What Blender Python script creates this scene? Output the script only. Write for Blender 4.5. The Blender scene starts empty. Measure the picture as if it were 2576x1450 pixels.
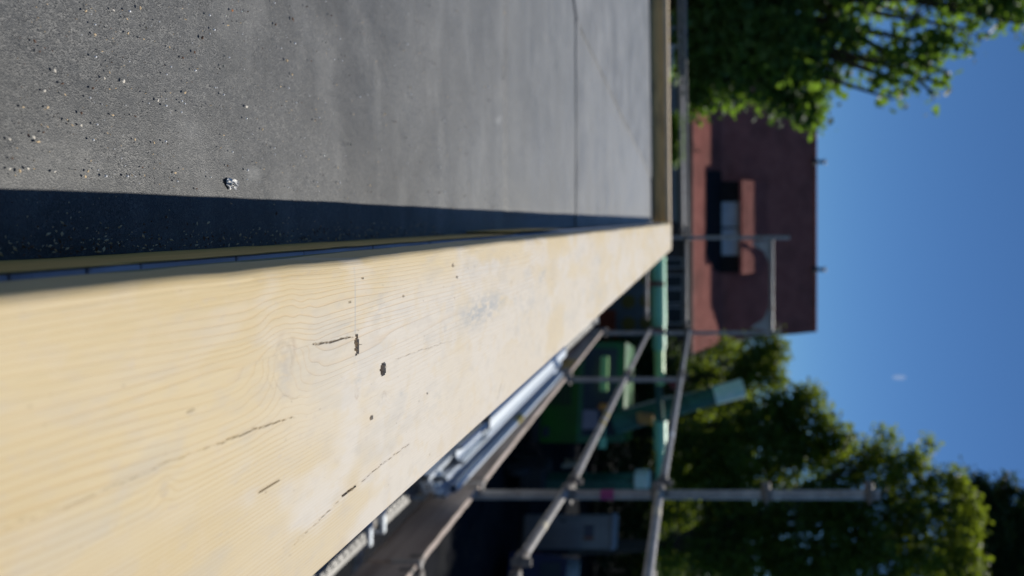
import bpy, math, random
import numpy as np
from mathutils import Vector, Matrix
random.seed(7); rng = np.random.default_rng(7)
S = bpy.context.scene
COL = S.collection
R = math.radians
F = 1717.0; HX = 1770.0; HY = 554.0       # focal length and vanishing point, in 2576-wide pixels of the photograph

# ---------------------------------------------------------------- camera
cd = bpy.data.cameras.new('camera'); cam = bpy.data.objects.new('camera', cd); COL.objects.link(cam)
cd.sensor_width = 36; cd.sensor_fit = 'HORIZONTAL'; cd.lens = F/2576*36
cd.shift_x = .5-HX/2576; cd.shift_y = -(725-HY)/2576
cd.clip_start = .01; cd.clip_end = 2000
cam.matrix_world = Matrix(((0,-1,0,0),(0,0,-1,0),(1,0,0,0),(0,0,0,1)))     # rolled a quarter turn: world up is picture right
cd.dof.use_dof = True; cd.dof.focus_distance = .41; cd.dof.aperture_fstop = 6.1
S.camera = cam
# ---------------------------------------------------------------- light
SUN = Vector((.31, .70, 1.0)).normalized()
EL = math.asin(SUN.z); AZ = math.atan2(SUN.x, SUN.y)
w = bpy.data.worlds.new('World'); S.world = w; w.use_nodes = True
nt = w.node_tree; bg = nt.nodes['Background']
sky = nt.nodes.new('ShaderNodeTexSky'); sky.sky_type = 'NISHITA'; sky.sun_disc = False
sky.sun_elevation = EL; sky.sun_rotation = AZ
sky.altitude = 300; sky.air_density = 1.0; sky.dust_density = .0; sky.ozone_density = 6.0
tint = nt.nodes.new('ShaderNodeMix'); tint.data_type = 'RGBA'; tint.blend_type = 'MULTIPLY'; tint.inputs[0].default_value = 1
tint.inputs[7].default_value = (.62,.86,1.05,1)                # the deep clear blue of the day
nt.links.new(sky.outputs[0], tint.inputs[6]); nt.links.new(tint.outputs[2], bg.inputs[0]); bg.inputs[1].default_value = .066
sl = bpy.data.lights.new('sun', 'SUN'); sl.energy = 4.9; sl.angle = R(.55); sl.color = (1, .955, .87)
so = bpy.data.objects.new('sun', sl); COL.objects.link(so); so.rotation_euler = SUN.to_track_quat('Z', 'Y').to_euler()
S.view_settings.view_transform = 'Standard'; S.view_settings.look = 'None'
S.view_settings.exposure = 0; S.view_settings.gamma = 1; S.view_settings.use_curve_mapping = False
S.render.engine = 'CYCLES'
S.cycles.max_bounces = 6; S.cycles.transparent_max_bounces = 8

# ---------------------------------------------------------------- helpers
def P(px, py, Y):
    return Vector(((py-HY)*Y/F, Y, (px-HX)*Y/F))
def mat(name, a, b=None, scale=8., rough=.6, metal=0., bump=0., bscale=None, detail=6., stretch=(1,1,1), spec=.5,
        bdist=.01, lo=.35, hi=.65, c=None, cscale=1., clo=.5, chi=.7, trans=None):
    m = bpy.data.materials.new(name); m.use_nodes = True; n = m.node_tree; L = n.links
    bs = n.nodes['Principled BSDF']; bs.inputs['Roughness'].default_value = rough; bs.inputs['Metallic'].default_value = metal
    bs.inputs['Specular IOR Level'].default_value = spec
    b = b or tuple(x*.75 for x in a)
    tc = n.nodes.new('ShaderNodeTexCoord'); mp = n.nodes.new('ShaderNodeMapping'); mp.inputs['Scale'].default_value = stretch
    L.new(tc.outputs['Object'], mp.inputs[0])
    def nz(s, d=detail):
        x = n.nodes.new('ShaderNodeTexNoise'); x.inputs['Scale'].default_value = s; x.inputs['Detail'].default_value = d
        x.inputs['Roughness'].default_value = .6; L.new(mp.outputs[0], x.inputs['Vector']); return x
    def mixc(fac, c0, c1, l, h):
        mr = n.nodes.new('ShaderNodeMapRange'); mr.inputs[1].default_value = l; mr.inputs[2].default_value = h; L.new(fac, mr.inputs[0])
        mx = n.nodes.new('ShaderNodeMix'); mx.data_type = 'RGBA'; L.new(mr.outputs[0], mx.inputs[0])
        for s_, v in ((6, c0), (7, c1)):
            if isinstance(v, tuple): mx.inputs[s_].default_value = (*v, 1)
            else: L.new(v, mx.inputs[s_])
        return mx.outputs[2]
    x = nz(scale); out = mixc(x.outputs[0], a, b, lo, hi)
    if c: out = mixc(nz(cscale).outputs[0], out, c, clo, chi)
    L.new(out, bs.inputs['Base Color'])
    rr = n.nodes.new('ShaderNodeMapRange'); rr.inputs[3].default_value = max(0, rough-.08); rr.inputs[4].default_value = min(1, rough+.08)
    L.new(x.outputs[0], rr.inputs[0]); L.new(rr.outputs[0], bs.inputs['Roughness'])
    if bump:
        bp = n.nodes.new('ShaderNodeBump'); bp.inputs['Strength'].default_value = bump; bp.inputs['Distance'].default_value = bdist
        L.new(nz(bscale or scale*4).outputs[0], bp.inputs['Height']); L.new(bp.outputs[0], bs.inputs['Normal'])
    if trans:
        tr = n.nodes.new('ShaderNodeBsdfTranslucent'); tr.inputs[0].default_value = (*trans, 1)
        tx = mixc(x.outputs[0], trans, tuple(v*.6 for v in trans), lo, hi); L.new(tx, tr.inputs[0])
        ms = n.nodes.new('ShaderNodeAddShader'); L.new(bs.outputs[0], ms.inputs[0]); L.new(tr.outputs[0], ms.inputs[1])
        L.new(ms.outputs[0], n.nodes['Material Output'].inputs[0])
    return m

class MB:
    def __init__(s): s.v = []; s.f = []
    def add(s, vs, fs):
        k = len(s.v); s.v += [tuple(v) for v in vs]; s.f += [tuple(i+k for i in f) for f in fs]; return s
    def box(s, x0, x1, y0, y1, z0, z1, b=0.):
        if b <= 0:
            return s.add([(x,y,z) for z in (z0,z1) for y in (y0,y1) for x in (x0,x1)],
                         [(0,2,3,1),(4,5,7,6),(0,1,5,4),(2,6,7,3),(0,4,6,2),(1,3,7,5)])
        vs = []; 
        for z, i in ((z0,b),(z0+b,0),(z1-b,0),(z1,b)):
            j = b-i
            vs += [(x0+i+j*1., y0+i,z) if False else (x0+i+(b if i==0 else 0), y0+i, z)] if False else []
            xs0, xs1, ys0, ys1 = x0+i, x1-i, y0+i, y1-i
            vs += [(xs0+b,ys0,z),(xs1-b,ys0,z),(xs1,ys0+b,z),(xs1,ys1-b,z),(xs1-b,ys1,z),(xs0+b,ys1,z),(xs0,ys1-b,z),(xs0,ys0+b,z)]
        fs = [tuple(range(7,-1,-1)), tuple(range(24,32))]
        for k in range(3):
            for i in range(8):
                fs.append((k*8+i, k*8+(i+1)%8, (k+1)*8+(i+1)%8, (k+1)*8+i))
        return s.add(vs, fs)
    def tube(s, a, b, r, n=14, r2=None, cap=True, hollow=False):
        a = Vector(a); b = Vector(b); d = (b-a).normalized(); r2 = r if r2 is None else r2
        u = d.cross(Vector((0,0,1)) if abs(d.z) < .9 else Vector((1,0,0))).normalized(); w_ = d.cross(u)
        vs = []
        for p, q in ((a, r), (b, r2)):
            for i in range(n):
                t = 2*math.pi*i/n; vs.append(p+u*math.cos(t)*q+w_*math.sin(t)*q)
        fs = [(i, (i+1) % n, n+(i+1) % n, n+i) for i in range(n)]
        if cap and not hollow: fs += [tuple(range(n-1,-1,-1)), tuple(range(n, 2*n))]
        if hollow:
            for p, q in ((a, r*.86), (b, r2*.86)):
                for i in range(n):
                    t = 2*math.pi*i/n; vs.append(p+u*math.cos(t)*q+w_*math.sin(t)*q)
            fs += [(2*n+(i+1) % n, 2*n+i, 3*n+i, 3*n+(i+1) % n) for i in range(n)]
            fs += [((i+1) % n, i, 2*n+i, 2*n+(i+1) % n) for i in range(n)]
            fs += [(n+i, n+(i+1) % n, 3*n+(i+1) % n, 3*n+i) for i in range(n)]
        return s.add(vs, fs)
    def beam(s, a, b, w_, h, w2=None, h2=None):      # rectangular bar between two points, w across (picture depth), h the other way
        a = Vector(a); b = Vector(b); d = (b-a).normalized(); w2 = w_ if w2 is None else w2; h2 = h if h2 is None else h2
        u = Vector((0,1,0)) if abs(d.y) < .9 else Vector((1,0,0)); u = (u-d*u.dot(d)).normalized(); v = d.cross(u)
        vs = [p+u*su*ww/2+v*sv*hh/2 for p, ww, hh in ((a,w_,h),(b,w2,h2)) for su, sv in ((-1,-1),(1,-1),(1,1),(-1,1))]
        return s.add(vs, [(3,2,1,0),(4,5,6,7),(0,1,5,4),(1,2,6,5),(2,3,7,6),(3,0,4,7)])
    def prism(s, pts, axis, c0, c1):                  # polygon (2d) extruded along an axis
        def q(p, c): return {'x': (c, p[0], p[1]), 'y': (p[0], c, p[1]), 'z': (p[0], p[1], c)}[axis]
        n = len(pts); return s.add([q(p, c0) for p in pts]+[q(p, c1) for p in pts],
            [tuple(range(n-1,-1,-1)), tuple(range(n,2*n))]+[(i,(i+1) % n,n+(i+1) % n,n+i) for i in range(n)])
    def sphere(s, c, r, sc=(1,1,1), n=8, m=5):
        vs = []; fs = []
        for j in range(m+1):
            ph = math.pi*j/m
            for i in range(n):
                t = 2*math.pi*i/n
                vs.append((c[0]+r*sc[0]*math.sin(ph)*math.cos(t), c[1]+r*sc[1]*math.sin(ph)*math.sin(t), c[2]+r*sc[2]*math.cos(ph)))
        for j in range(m):
            for i in range(n): fs.append((j*n+i, (j+1)*n+i, (j+1)*n+(i+1) % n, j*n+(i+1) % n))
        return s.add(vs, fs)

def tagp(o, label=None, cat=None, group=None, kind=None):
    for k, v in (('label',label),('category',cat),('group',group),('kind',kind)):
        if v: o[k] = v
    return o
def origin(p):
    v = Vector((0,0,0))
    while p is not None: v += p.location; p = p.parent
    return v
def build(name, mb, m, parent=None, smooth=False, loc=None, **kw):
    off = origin(parent)
    l = Vector(loc) if loc is not None else off
    me = bpy.data.meshes.new(name); me.from_pydata([tuple(Vector(v)-l) for v in mb.v], [], mb.f); me.update()
    me.materials.append(m)
    if smooth:
        me.shade_smooth(); me.set_sharp_from_angle(angle=R(40))
    o = bpy.data.objects.new(name, me); COL.objects.link(o)
    if parent: o.parent = parent
    o.location = l-off
    return tagp(o, **kw)
def thing(name, label, cat, loc=(0,0,0), group=None):
    o = bpy.data.objects.new(name, None); COL.objects.link(o); o.location = loc; o.empty_display_size = .1
    return tagp(o, label, cat, group)
def kids(o): return [c for c in bpy.data.objects if c.parent == o]
def dup(o, label=None, loc=None, parent=None):
    c = o.copy(); COL.objects.link(c); c.parent = parent
    if label: c['label'] = label
    if loc is not None: c.location = loc
    for ch in kids(o): dup(ch, parent=c)
    return c
def npmesh(name, V, faces, m, parent=None, nper=4, smooth=False, attrs=None, loc=(0,0,0), **kw):
    me = bpy.data.meshes.new(name); nf = len(faces)
    me.vertices.add(len(V)); me.vertices.foreach_set('co', (V-np.array(loc)).astype(np.float32).ravel())
    me.loops.add(nf*nper); me.loops.foreach_set('vertex_index', faces.astype(np.int32).ravel())
    me.polygons.add(nf); me.polygons.foreach_set('loop_start', np.arange(0, nf*nper, nper, dtype=np.int32))
    if attrs:
        for k, a in attrs.items():
            at = me.attributes.new(k, 'FLOAT', 'POINT'); at.data.foreach_set('value', a.astype(np.float32).ravel())
    me.update(calc_edges=True); me.validate(); me.materials.append(m)
    me.polygons.foreach_set('use_smooth', np.full(len(me.polygons), smooth))
    o = bpy.data.objects.new(name, me); COL.objects.link(o)
    if parent: o.parent = parent
    o.location = Vector(loc)-origin(parent)
    return tagp(o, **kw)
# value noise on arrays
_T = rng.random((256,256))
def vn(x, y, seed=0):
    x = x+seed*17.3; y = y+seed*9.1
    xi = np.floor(x).astype(int); yi = np.floor(y).astype(int); fx = x-xi; fy = y-yi
    fx = fx*fx*(3-2*fx); fy = fy*fy*(3-2*fy)
    g = lambda i, j: _T[i & 255, j & 255]
    return (g(xi,yi)*(1-fx)+g(xi+1,yi)*fx)*(1-fy)+(g(xi,yi+1)*(1-fx)+g(xi+1,yi+1)*fx)*fy
def fbm(x, y, o=4, seed=0):
    r = 0; a = .5; t = 0
    for k in range(o): r = r+a*vn(x*2**k, y*2**k, seed+k); t += a; a *= .55
    return r/t
def sst(x, a, b):
    t = np.clip((x-a)/(b-a), 0, 1); return t*t*(3-2*t)

# ---------------------------------------------------------------- materials
M = {}
M['soil'] = mat('asphalt', (.022,.023,.026), (.014,.015,.017), 3, 1., spec=0., bump=.4, bscale=60, c=(.03,.03,.029), cscale=.4)
M['steel'] = mat('galvanised tube', (.42,.40,.38), (.28,.27,.26), 14, .42, .12, bump=.15, bscale=90, bdist=.002, c=(.16,.12,.09), cscale=5, clo=.6, chi=.72)
M['zinc'] = mat('bright zinc', (.72,.77,.82), (.60,.66,.72), 9, .35, .35, bump=.1, bscale=60, bdist=.002)
M['deck'] = mat('deck steel', (.24,.235,.225), (.17,.168,.162), 12, .5, .5, bump=.2, bscale=80, bdist=.002, c=(.2,.17,.14), cscale=4, clo=.58, chi=.7)
M['toe'] = mat('weathered toe board', (.50,.42,.37), (.36,.29,.25), 5, .75, stretch=(6,.6,6), bump=.35, bscale=40, bdist=.003, c=(.24,.185,.15), cscale=2.2)
M['coupler'] = mat('forged coupler', (.26,.24,.22), (.15,.135,.125), 30, .68, .1, bump=.3, bscale=120, bdist=.002)
M['lath'] = mat('ochre lath', (.62,.40,.12), (.48,.29,.08), 8, .6, stretch=(8,.7,8), bump=.3, bscale=60, bdist=.002, c=(.25,.16,.07), cscale=6, clo=.58)
M['flash'] = mat('pale flashing', (.78,.80,.88), (.62,.65,.74), 14, .45, .1, bump=.2, bscale=80, bdist=.001, c=(.2,.2,.24), cscale=9, clo=.6)
M['parapet'] = mat('brown parapet board', (.78,.48,.19), (.60,.36,.14), 6, .7, stretch=(.8,5,8), bump=.3, bscale=40, bdist=.003, c=(.36,.24,.12), cscale=3)
M['parapet_top'] = mat('tan parapet plank', (.60,.47,.31), (.48,.37,.24), 6, .7, stretch=(.8,5,8), bump=.2, bscale=40, bdist=.003)
M['brick'] = mat('building render', (.30,.28,.25), (.22,.2,.18), 2, .85, bump=.3, bscale=30)
M['tile'] = mat('red clay tile', (.40,.150,.122), (.31,.112,.092), 1.4, .85, spec=.12, bump=.4, bscale=14, bdist=.03, c=(.20,.085,.07), cscale=.5, clo=.5, chi=.75)
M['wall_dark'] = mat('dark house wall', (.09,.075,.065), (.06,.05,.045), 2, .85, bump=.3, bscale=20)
M['slate'] = mat('black slate and dormer shade', (.018,.017,.019), (.012,.012,.013), 3, .8, spec=.2)  # dormer cladding; also the black of the sheet painted in for its shade
M['frame'] = mat('pale window frame', (.55,.55,.58), (.45,.45,.48), 4, .5)
M['glass'] = mat('window glass', (.05,.06,.07), (.03,.04,.05), 1.2, .35, 0, spec=.15)
M['blind'] = mat('closed blind', (.50,.55,.63), (.42,.47,.56), 2, .6)
M['black'] = mat('black rubber', (.02,.02,.02), (.012,.012,.012), 6, .7)
M['lead'] = mat('vent metal', (.05,.05,.055), (.03,.03,.035), 6, .6)
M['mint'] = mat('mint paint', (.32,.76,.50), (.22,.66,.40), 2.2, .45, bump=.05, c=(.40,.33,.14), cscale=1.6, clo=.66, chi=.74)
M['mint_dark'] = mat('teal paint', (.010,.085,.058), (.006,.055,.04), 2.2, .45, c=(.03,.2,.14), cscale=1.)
M['mint_tip'] = mat('pale mint and sunlit tip', (.85,.95,.84), (.55,.85,.68), 5, .4, stretch=(1,1,3))  # pale mint; sunlight on the crane arm tip is put into this colour
M['lime'] = mat('lime paint', (.45,.82,.30), (.36,.74,.26), 3, .45)
M['green'] = mat('bright green vehicle paint', (.010,.13,.010), (.008,.085,.009), 2, .35, spec=.6)
M['grille'] = mat('dusty panel', (.30,.28,.34), (.22,.2,.26), 14, .5)
M['orange'] = mat('orange plastic', (.75,.28,.02), (.6,.2,.02), 5, .4)
M['ochre'] = mat('ochre panel', (.55,.30,.07), (.4,.16,.05), 5, .5)
M['redp'] = mat('red paint', (.22,.025,.02), (.15,.02,.02), 5, .5)
M['rust'] = mat('rust red board', (.27,.06,.02), (.18,.04,.015), 2, .7)
M['mural'] = mat('grey blue board', (.13,.17,.18), (.09,.12,.13), 3, .7, bump=.1)
M['olive'] = mat('olive yellow paint', (.19,.16,.03), (.14,.12,.02), 3, .7)
M['cabin'] = mat('pale grey plastic', (.34,.31,.29), (.26,.24,.225), 1.6, .5)
M['blue'] = mat('dark blue car paint', (.02,.035,.09), (.015,.025,.06), 2, .25)
M['wall_grey'] = mat('grey render wall', (.24,.25,.26), (.16,.17,.18), 1.2, .8, bump=.2)
M['white'] = mat('white painted metal', (.72,.76,.80), (.62,.66,.70), 3, .5)
M['timber'] = mat('new timber', (.60,.45,.28), (.48,.34,.2), 6, .6, stretch=(4,4,.6))
M['bark'] = mat('bark', (.07,.055,.04), (.04,.032,.024), 5, .9, bump=.8, bscale=14, bdist=.03)
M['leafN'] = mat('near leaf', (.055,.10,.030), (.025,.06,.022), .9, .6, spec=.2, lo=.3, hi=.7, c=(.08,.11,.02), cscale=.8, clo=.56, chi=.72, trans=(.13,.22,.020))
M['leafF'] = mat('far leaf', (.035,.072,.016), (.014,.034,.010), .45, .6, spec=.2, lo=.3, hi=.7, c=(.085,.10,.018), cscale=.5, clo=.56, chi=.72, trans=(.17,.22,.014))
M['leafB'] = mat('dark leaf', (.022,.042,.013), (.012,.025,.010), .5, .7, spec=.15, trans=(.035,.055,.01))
M['leafH'] = mat('hedge leaf', (.10,.17,.02), (.06,.12,.015), 3, .5, trans=(.14,.22,.02))
M['chip'] = mat('wood chip', (.62,.48,.30), (.50,.36,.20), 300, .7)
M['chipw'] = mat('pale chip', (.70,.66,.58), (.55,.5,.42), 300, .7)
M['chipd'] = mat('brown bark crumb', (.12,.06,.035), (.07,.035,.02), 300, .8)
M['foil'] = mat('crumpled foil', (.85,.85,.84), (.65,.65,.66), 200, .45, 0, bump=.6, bscale=600, bdist=.002)
M['bead'] = mat('mineral granule', (.9,.9,.9), (.8,.8,.8), 100, .12, 0, spec=1.)

# roof felt: slate granules on bitumen
def felt(name, base, dark, light):
    m = bpy.data.materials.new(name); m.use_nodes = True; n = m.node_tree; L = n.links; bs = n.nodes['Principled BSDF']
    tc = n.nodes.new('ShaderNodeTexCoord')
    def nz(s, d=3, st=None, rough=.6):
        x = n.nodes.new('ShaderNodeTexNoise'); x.inputs['Scale'].default_value = s; x.inputs['Detail'].default_value = d; x.inputs['Roughness'].default_value = rough
        if st:
            mp = n.nodes.new('ShaderNodeMapping'); mp.inputs['Scale'].default_value = st; L.new(tc.outputs['Object'], mp.inputs[0]); L.new(mp.outputs[0], x.inputs['Vector'])
        else: L.new(tc.outputs['Object'], x.inputs['Vector'])
        return x.outputs[0]
    def rmp(x, a, b, c=0., d=1.):
        r = n.nodes.new('ShaderNodeMapRange'); L.new(x, r.inputs[0])
        for i, v in enumerate((a,b,c,d)): r.inputs[i+1].default_value = v
        return r.outputs[0]
    def mix(f, a, b, bt='MIX'):
        x = n.nodes.new('ShaderNodeMix'); x.data_type = 'RGBA'; x.blend_type = bt
        if isinstance(f, float): x.inputs[0].default_value = f
        else: L.new(f, x.inputs[0])
        for s_, v in ((6,a),(7,b)):
            if isinstance(v, tuple): x.inputs[s_].default_value = (*v,1)
            else: L.new(v, x.inputs[s_])
        return x.outputs[2]
    vo = n.nodes.new('ShaderNodeTexVoronoi'); vo.inputs['Scale'].default_value = 1500; L.new(tc.outputs['Object'], vo.inputs['Vector'])
    sep = n.nodes.new('ShaderNodeSeparateColor'); L.new(vo.outputs['Color'], sep.inputs[0])
    c = mix(rmp(sep.outputs[0], .15, .95), dark, light)
    c = mix(rmp(nz(260, 2), .35, .68), c, base)
    c = mix(rmp(nz(6, 6), .40, .62, 0, .7), c, tuple(x*.5 for x in base))           # dirt clouds
    c = mix(rmp(nz(9, 5, (1,2.2,1)), .5, .8, 0, .35), c, tuple(min(1,x*1.6) for x in light))   # dust
    c = mix(rmp(nz(2.6, 5, (1.,5,1)), .55, .7, 0, .5), c, tuple(x*.45 for x in base))      # streaks across the sheet
    a1 = n.nodes.new('ShaderNodeAttribute'); a1.attribute_name = 'stain'; c = mix(a1.outputs['Fac'], c, (.035,.037,.036))
    a2 = n.nodes.new('ShaderNodeAttribute'); a2.attribute_name = 'pale'; c = mix(a2.outputs['Fac'], c, (.40,.405,.40))
    L.new(c, bs.inputs['Base Color'])
    L.new(rmp(nz(7,4), .3, .7, .42, .66), bs.inputs['Roughness'])
    bs.inputs['Specular IOR Level'].default_value = .34; bs.inputs['Sheen Weight'].default_value = .42; bs.inputs['Sheen Roughness'].default_value = .36
    bp = n.nodes.new('ShaderNodeBump'); bp.inputs['Strength'].default_value = .55; bp.inputs['Distance'].default_value = .00035
    L.new(vo.outputs['Distance'], bp.inputs['Height'])
    b2 = n.nodes.new('ShaderNodeBump'); b2.inputs['Strength'].default_value = .5; b2.inputs['Distance'].default_value = .012
    L.new(nz(6, 5), b2.inputs['Height']); L.new(b2.outputs[0], bp.inputs['Normal']); L.new(bp.outputs[0], bs.inputs['Normal'])
    return m
M['felt'] = felt('slate granule felt', (.072,.074,.075), (.024,.026,.028), (.19,.188,.18))
M['felt2'] = felt('smoother felt sheet', (.215,.215,.212), (.165,.166,.167), (.27,.27,.262))

# sawn spruce: growth rings and marks come as attributes of the surface
def sawn():
    m = bpy.data.materials.new('sawn spruce'); m.use_nodes = True; n = m.node_tree; L = n.links; bs = n.nodes['Principled BSDF']
    tc = n.nodes.new('ShaderNodeTexCoord')
    def at(k):
        a = n.nodes.new('ShaderNodeAttribute'); a.attribute_name = k; return a.outputs['Fac']
    def mth(op, a, b=None):
        x = n.nodes.new('ShaderNodeMath'); x.operation = op
        for i, v in enumerate((a, b)):
            if v is None: continue
            if isinstance(v, (int,float)): x.inputs[i].default_value = v
            else: L.new(v, x.inputs[i])
        return x.outputs[0]
    def mix(f, a, b):
        x = n.nodes.new('ShaderNodeMix'); x.data_type = 'RGBA'; L.new(f, x.inputs[0])
        for s_, v in ((6,a),(7,b)):
            if isinstance(v, tuple): x.inputs[s_].default_value = (*v,1)
            else: L.new(v, x.inputs[s_])
        return x.outputs[2]
    def nz(s, d=4, st=(1,1,1)):
        x = n.nodes.new('ShaderNodeTexNoise'); x.inputs['Scale'].default_value = s; x.inputs['Detail'].default_value = d
        mp = n.nodes.new('ShaderNodeMapping'); mp.inputs['Scale'].default_value = st; L.new(tc.outputs['Object'], mp.inputs[0]); L.new(mp.outputs[0], x.inputs['Vector'])
        return x.outputs[0]
    def rmp(x, a, b, c=0., d=1.):
        r = n.nodes.new('ShaderNodeMapRange'); L.new(x, r.inputs[0])
        for i, v in enumerate((a,b,c,d)): r.inputs[i+1].default_value = v
        return r.outputs[0]
    fr = mth('FRACT', at('ring'))
    late = rmp(fr, .45, .93); late = mth('POWER', late, 2.2); late = mth('MULTIPLY', late, rmp(fr, 1., .95))
    late = mth('MULTIPLY', late, at('lines')); late = mth('MULTIPLY', late, rmp(nz(34, 4, (1,.25,1)), .3, .62, .25, 1.25))
    fib = rmp(nz(620, 4, (1,.022,1)), .35, .7)
    c = mix(rmp(nz(16, 5, (1,.35,1)), .35, .68), (.555,.452,.268), (.495,.385,.198))
    c = mix(mth('MULTIPLY', fib, .30), c, (.44,.325,.155))
    c = mix(at('film'), c, (.535,.485,.41))
    c = mix(mth('MULTIPLY', rmp(nz(75, 3, (1,.9,1)), .54, .66), .35), c, (.52,.425,.28))
    c = mix(mth('MULTIPLY', late, .30), c, (.46,.285,.11))
    c = mix(mth('MULTIPLY', rmp(nz(260, 3, (1,.6,1)), .62, .74), .25), c, (.42,.36,.30))
    c = mix(mth('MULTIPLY', rmp(nz(120, 5, (1,.5,1)), .52, .72), .28), c, (.40,.36,.31))
    c = mix(at('knot'), c, (.33,.24,.16))
    c = mix(at('grey'), c, (.34,.34,.33))
    c = mix(at('dark'), c, (.05,.018,.007))
    L.new(c, bs.inputs['Base Color']); bs.inputs['Roughness'].default_value = .62; bs.inputs['Specular IOR Level'].default_value = .35
    bp = n.nodes.new('ShaderNodeBump'); bp.inputs['Strength'].default_value = .4; bp.inputs['Distance'].default_value = .0006
    hh = mth('ADD', nz(420, 3, (1,.12,1)), mth('MULTIPLY', late, -.5))
    L.new(hh, bp.inputs['Height']); L.new(bp.outputs[0], bs.inputs['Normal'])
    return m
M['sawn'] = sawn()

# ================================================================ SETTING
GZ = -4.6
g = MB()
for i in range(1):
    g.add([(-600,-100,GZ),(600,-100,GZ),(600,900,GZ),(-600,900,GZ)], [(0,1,2,3)])
build('ground', g, M['soil'], kind='structure')

RZ = -.322           # roof level
def far_y(x): return 4.26+.2*x
# building that carries the flat roof
b = MB(); b.prism([(-7,-3),(.12,-3),(.12,far_y(.12)+.12),(-7,far_y(-7)+.12)], 'z', GZ, RZ-.02)
bld = build('flat_roofed_building', b, M['brick'], label='building under the camera with grey felt flat roof', cat='building', loc=(-3,0,GZ))
# roof felt, a gently uneven sheet
ny, nx = 620, 330
yy = -.6+(np.linspace(0,1,ny)**2.2)*5.0; xx = .0186-(np.linspace(0,1,nx)**1.8)*6.5
X, Yg = np.meshgrid(xx, yy)
Yc = np.minimum(Yg, 4.26+.2*X+.03)
Z = RZ+(fbm(X*3+50, Yc*3+50, 3, 2)-.5)*.004*sst(-X, 0., .25)+(vn(X*1.2+9, Yc*7+50, 5)-.5)*.002*sst(-X, .1, .4)
# welded laps running across the sheet
Z += .003*sst(Yc+.01*vn(X*5+20, Yc*0+3), 1.106, 1.112)*sst(-X,.0,.02)*(1-sst(Yc,1.5,2.5))
V = np.stack([X, Yc, Z], -1).reshape(-1,3)
idx = np.arange(ny*nx).reshape(ny,nx)
faces = np.stack([idx[:-1,:-1], idx[1:,:-1], idx[1:,1:], idx[:-1,1:]], -1).reshape(-1,4)
def rpx(px_, py_): Y_ = F*-RZ/(HX-px_); return (py_-HY)*Y_/F, Y_
stn = np.zeros(X.shape); pal = np.zeros(X.shape)
for px_, py_, sx, sy, k_, dst in ((1360,100,9,22,.75,0),(1385,95,7,14,.8,0),(1395,165,9,34,.85,0),(1402,195,7,24,.7,0),(1350,190,7,30,.5,0),(1300,90,7,26,.45,0),(570,150,14,30,.35,0),(585,60,8,40,.35,0),
        (1345,560-320,6,40,.4,0),(1318,430,5,50,.45,0),(1276,430,4,140,.35,0),(1230,380,4,60,.25,0),(1485,330,6,18,.4,0),(560,90,10,20,.25,0),(1640,320,10,60,.25,0),
        (1252,322,5,28,.75,1),(1258,300,4,12,.5,1),(1477,385,5,14,.6,1),(1468,448,6,14,.6,1),(1520,470,12,26,.35,1),(640,440,26,30,.22,1),(560,380,22,26,.18,1),(480,330,20,24,.15,1)):
    cx_, cy_ = rpx(px_, py_); wx = sy*cy_/F; wy = sx*cy_/(HX-px_); q = ((X-cx_)/wx)**2+((Yc-cy_)/wy)**2
    nn = sst(fbm(X*90+px_, Yc*45+py_, 4, 70), .34, .62); v_ = k_*np.exp(-q)*nn*1.2
    if dst: pal = np.maximum(pal, v_)
    else: stn = np.maximum(stn, v_)
pal = np.maximum(pal, (.30*sst(Yc, .30, 1.5)+.22*sst(Yc, 1.2, 3.6))*(.75+.5*fbm(X*2.5, Yc*9, 4, 90)))      # felt turns paler with distance along the roof, mottled
stn = np.maximum(stn, .22*(1-sst(Yc, .22, .5))*sst(fbm(X*40, Yc*30, 4, 91), .3, .6))  # mottled darkening at the near end of the roof
roof = npmesh('roof_membrane', V, faces, M['felt'], smooth=True, kind='structure', attrs=dict(stain=np.clip(stn,0,1), pale=np.clip(pal,0,1)))
# overlapping second sheet
s = MB(); poly = [(-.54,1.66),(-.50,1.71),(-.255,far_y(-.255)-.004),(-6.4,far_y(-6.4)-.004),(-6.4,1.66)]
s.prism(poly[::-1], 'z', RZ+.001, RZ+.0065)
build('felt_sheet', s, M['felt2'], roof)
s = MB(); s.prism([(.014,1.70),(.014,1.735),(-.50,1.745),(-.50,1.70)], 'z', RZ+.0005, RZ+.0052); build('lap_strip', s, M['felt2'], roof)

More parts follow.
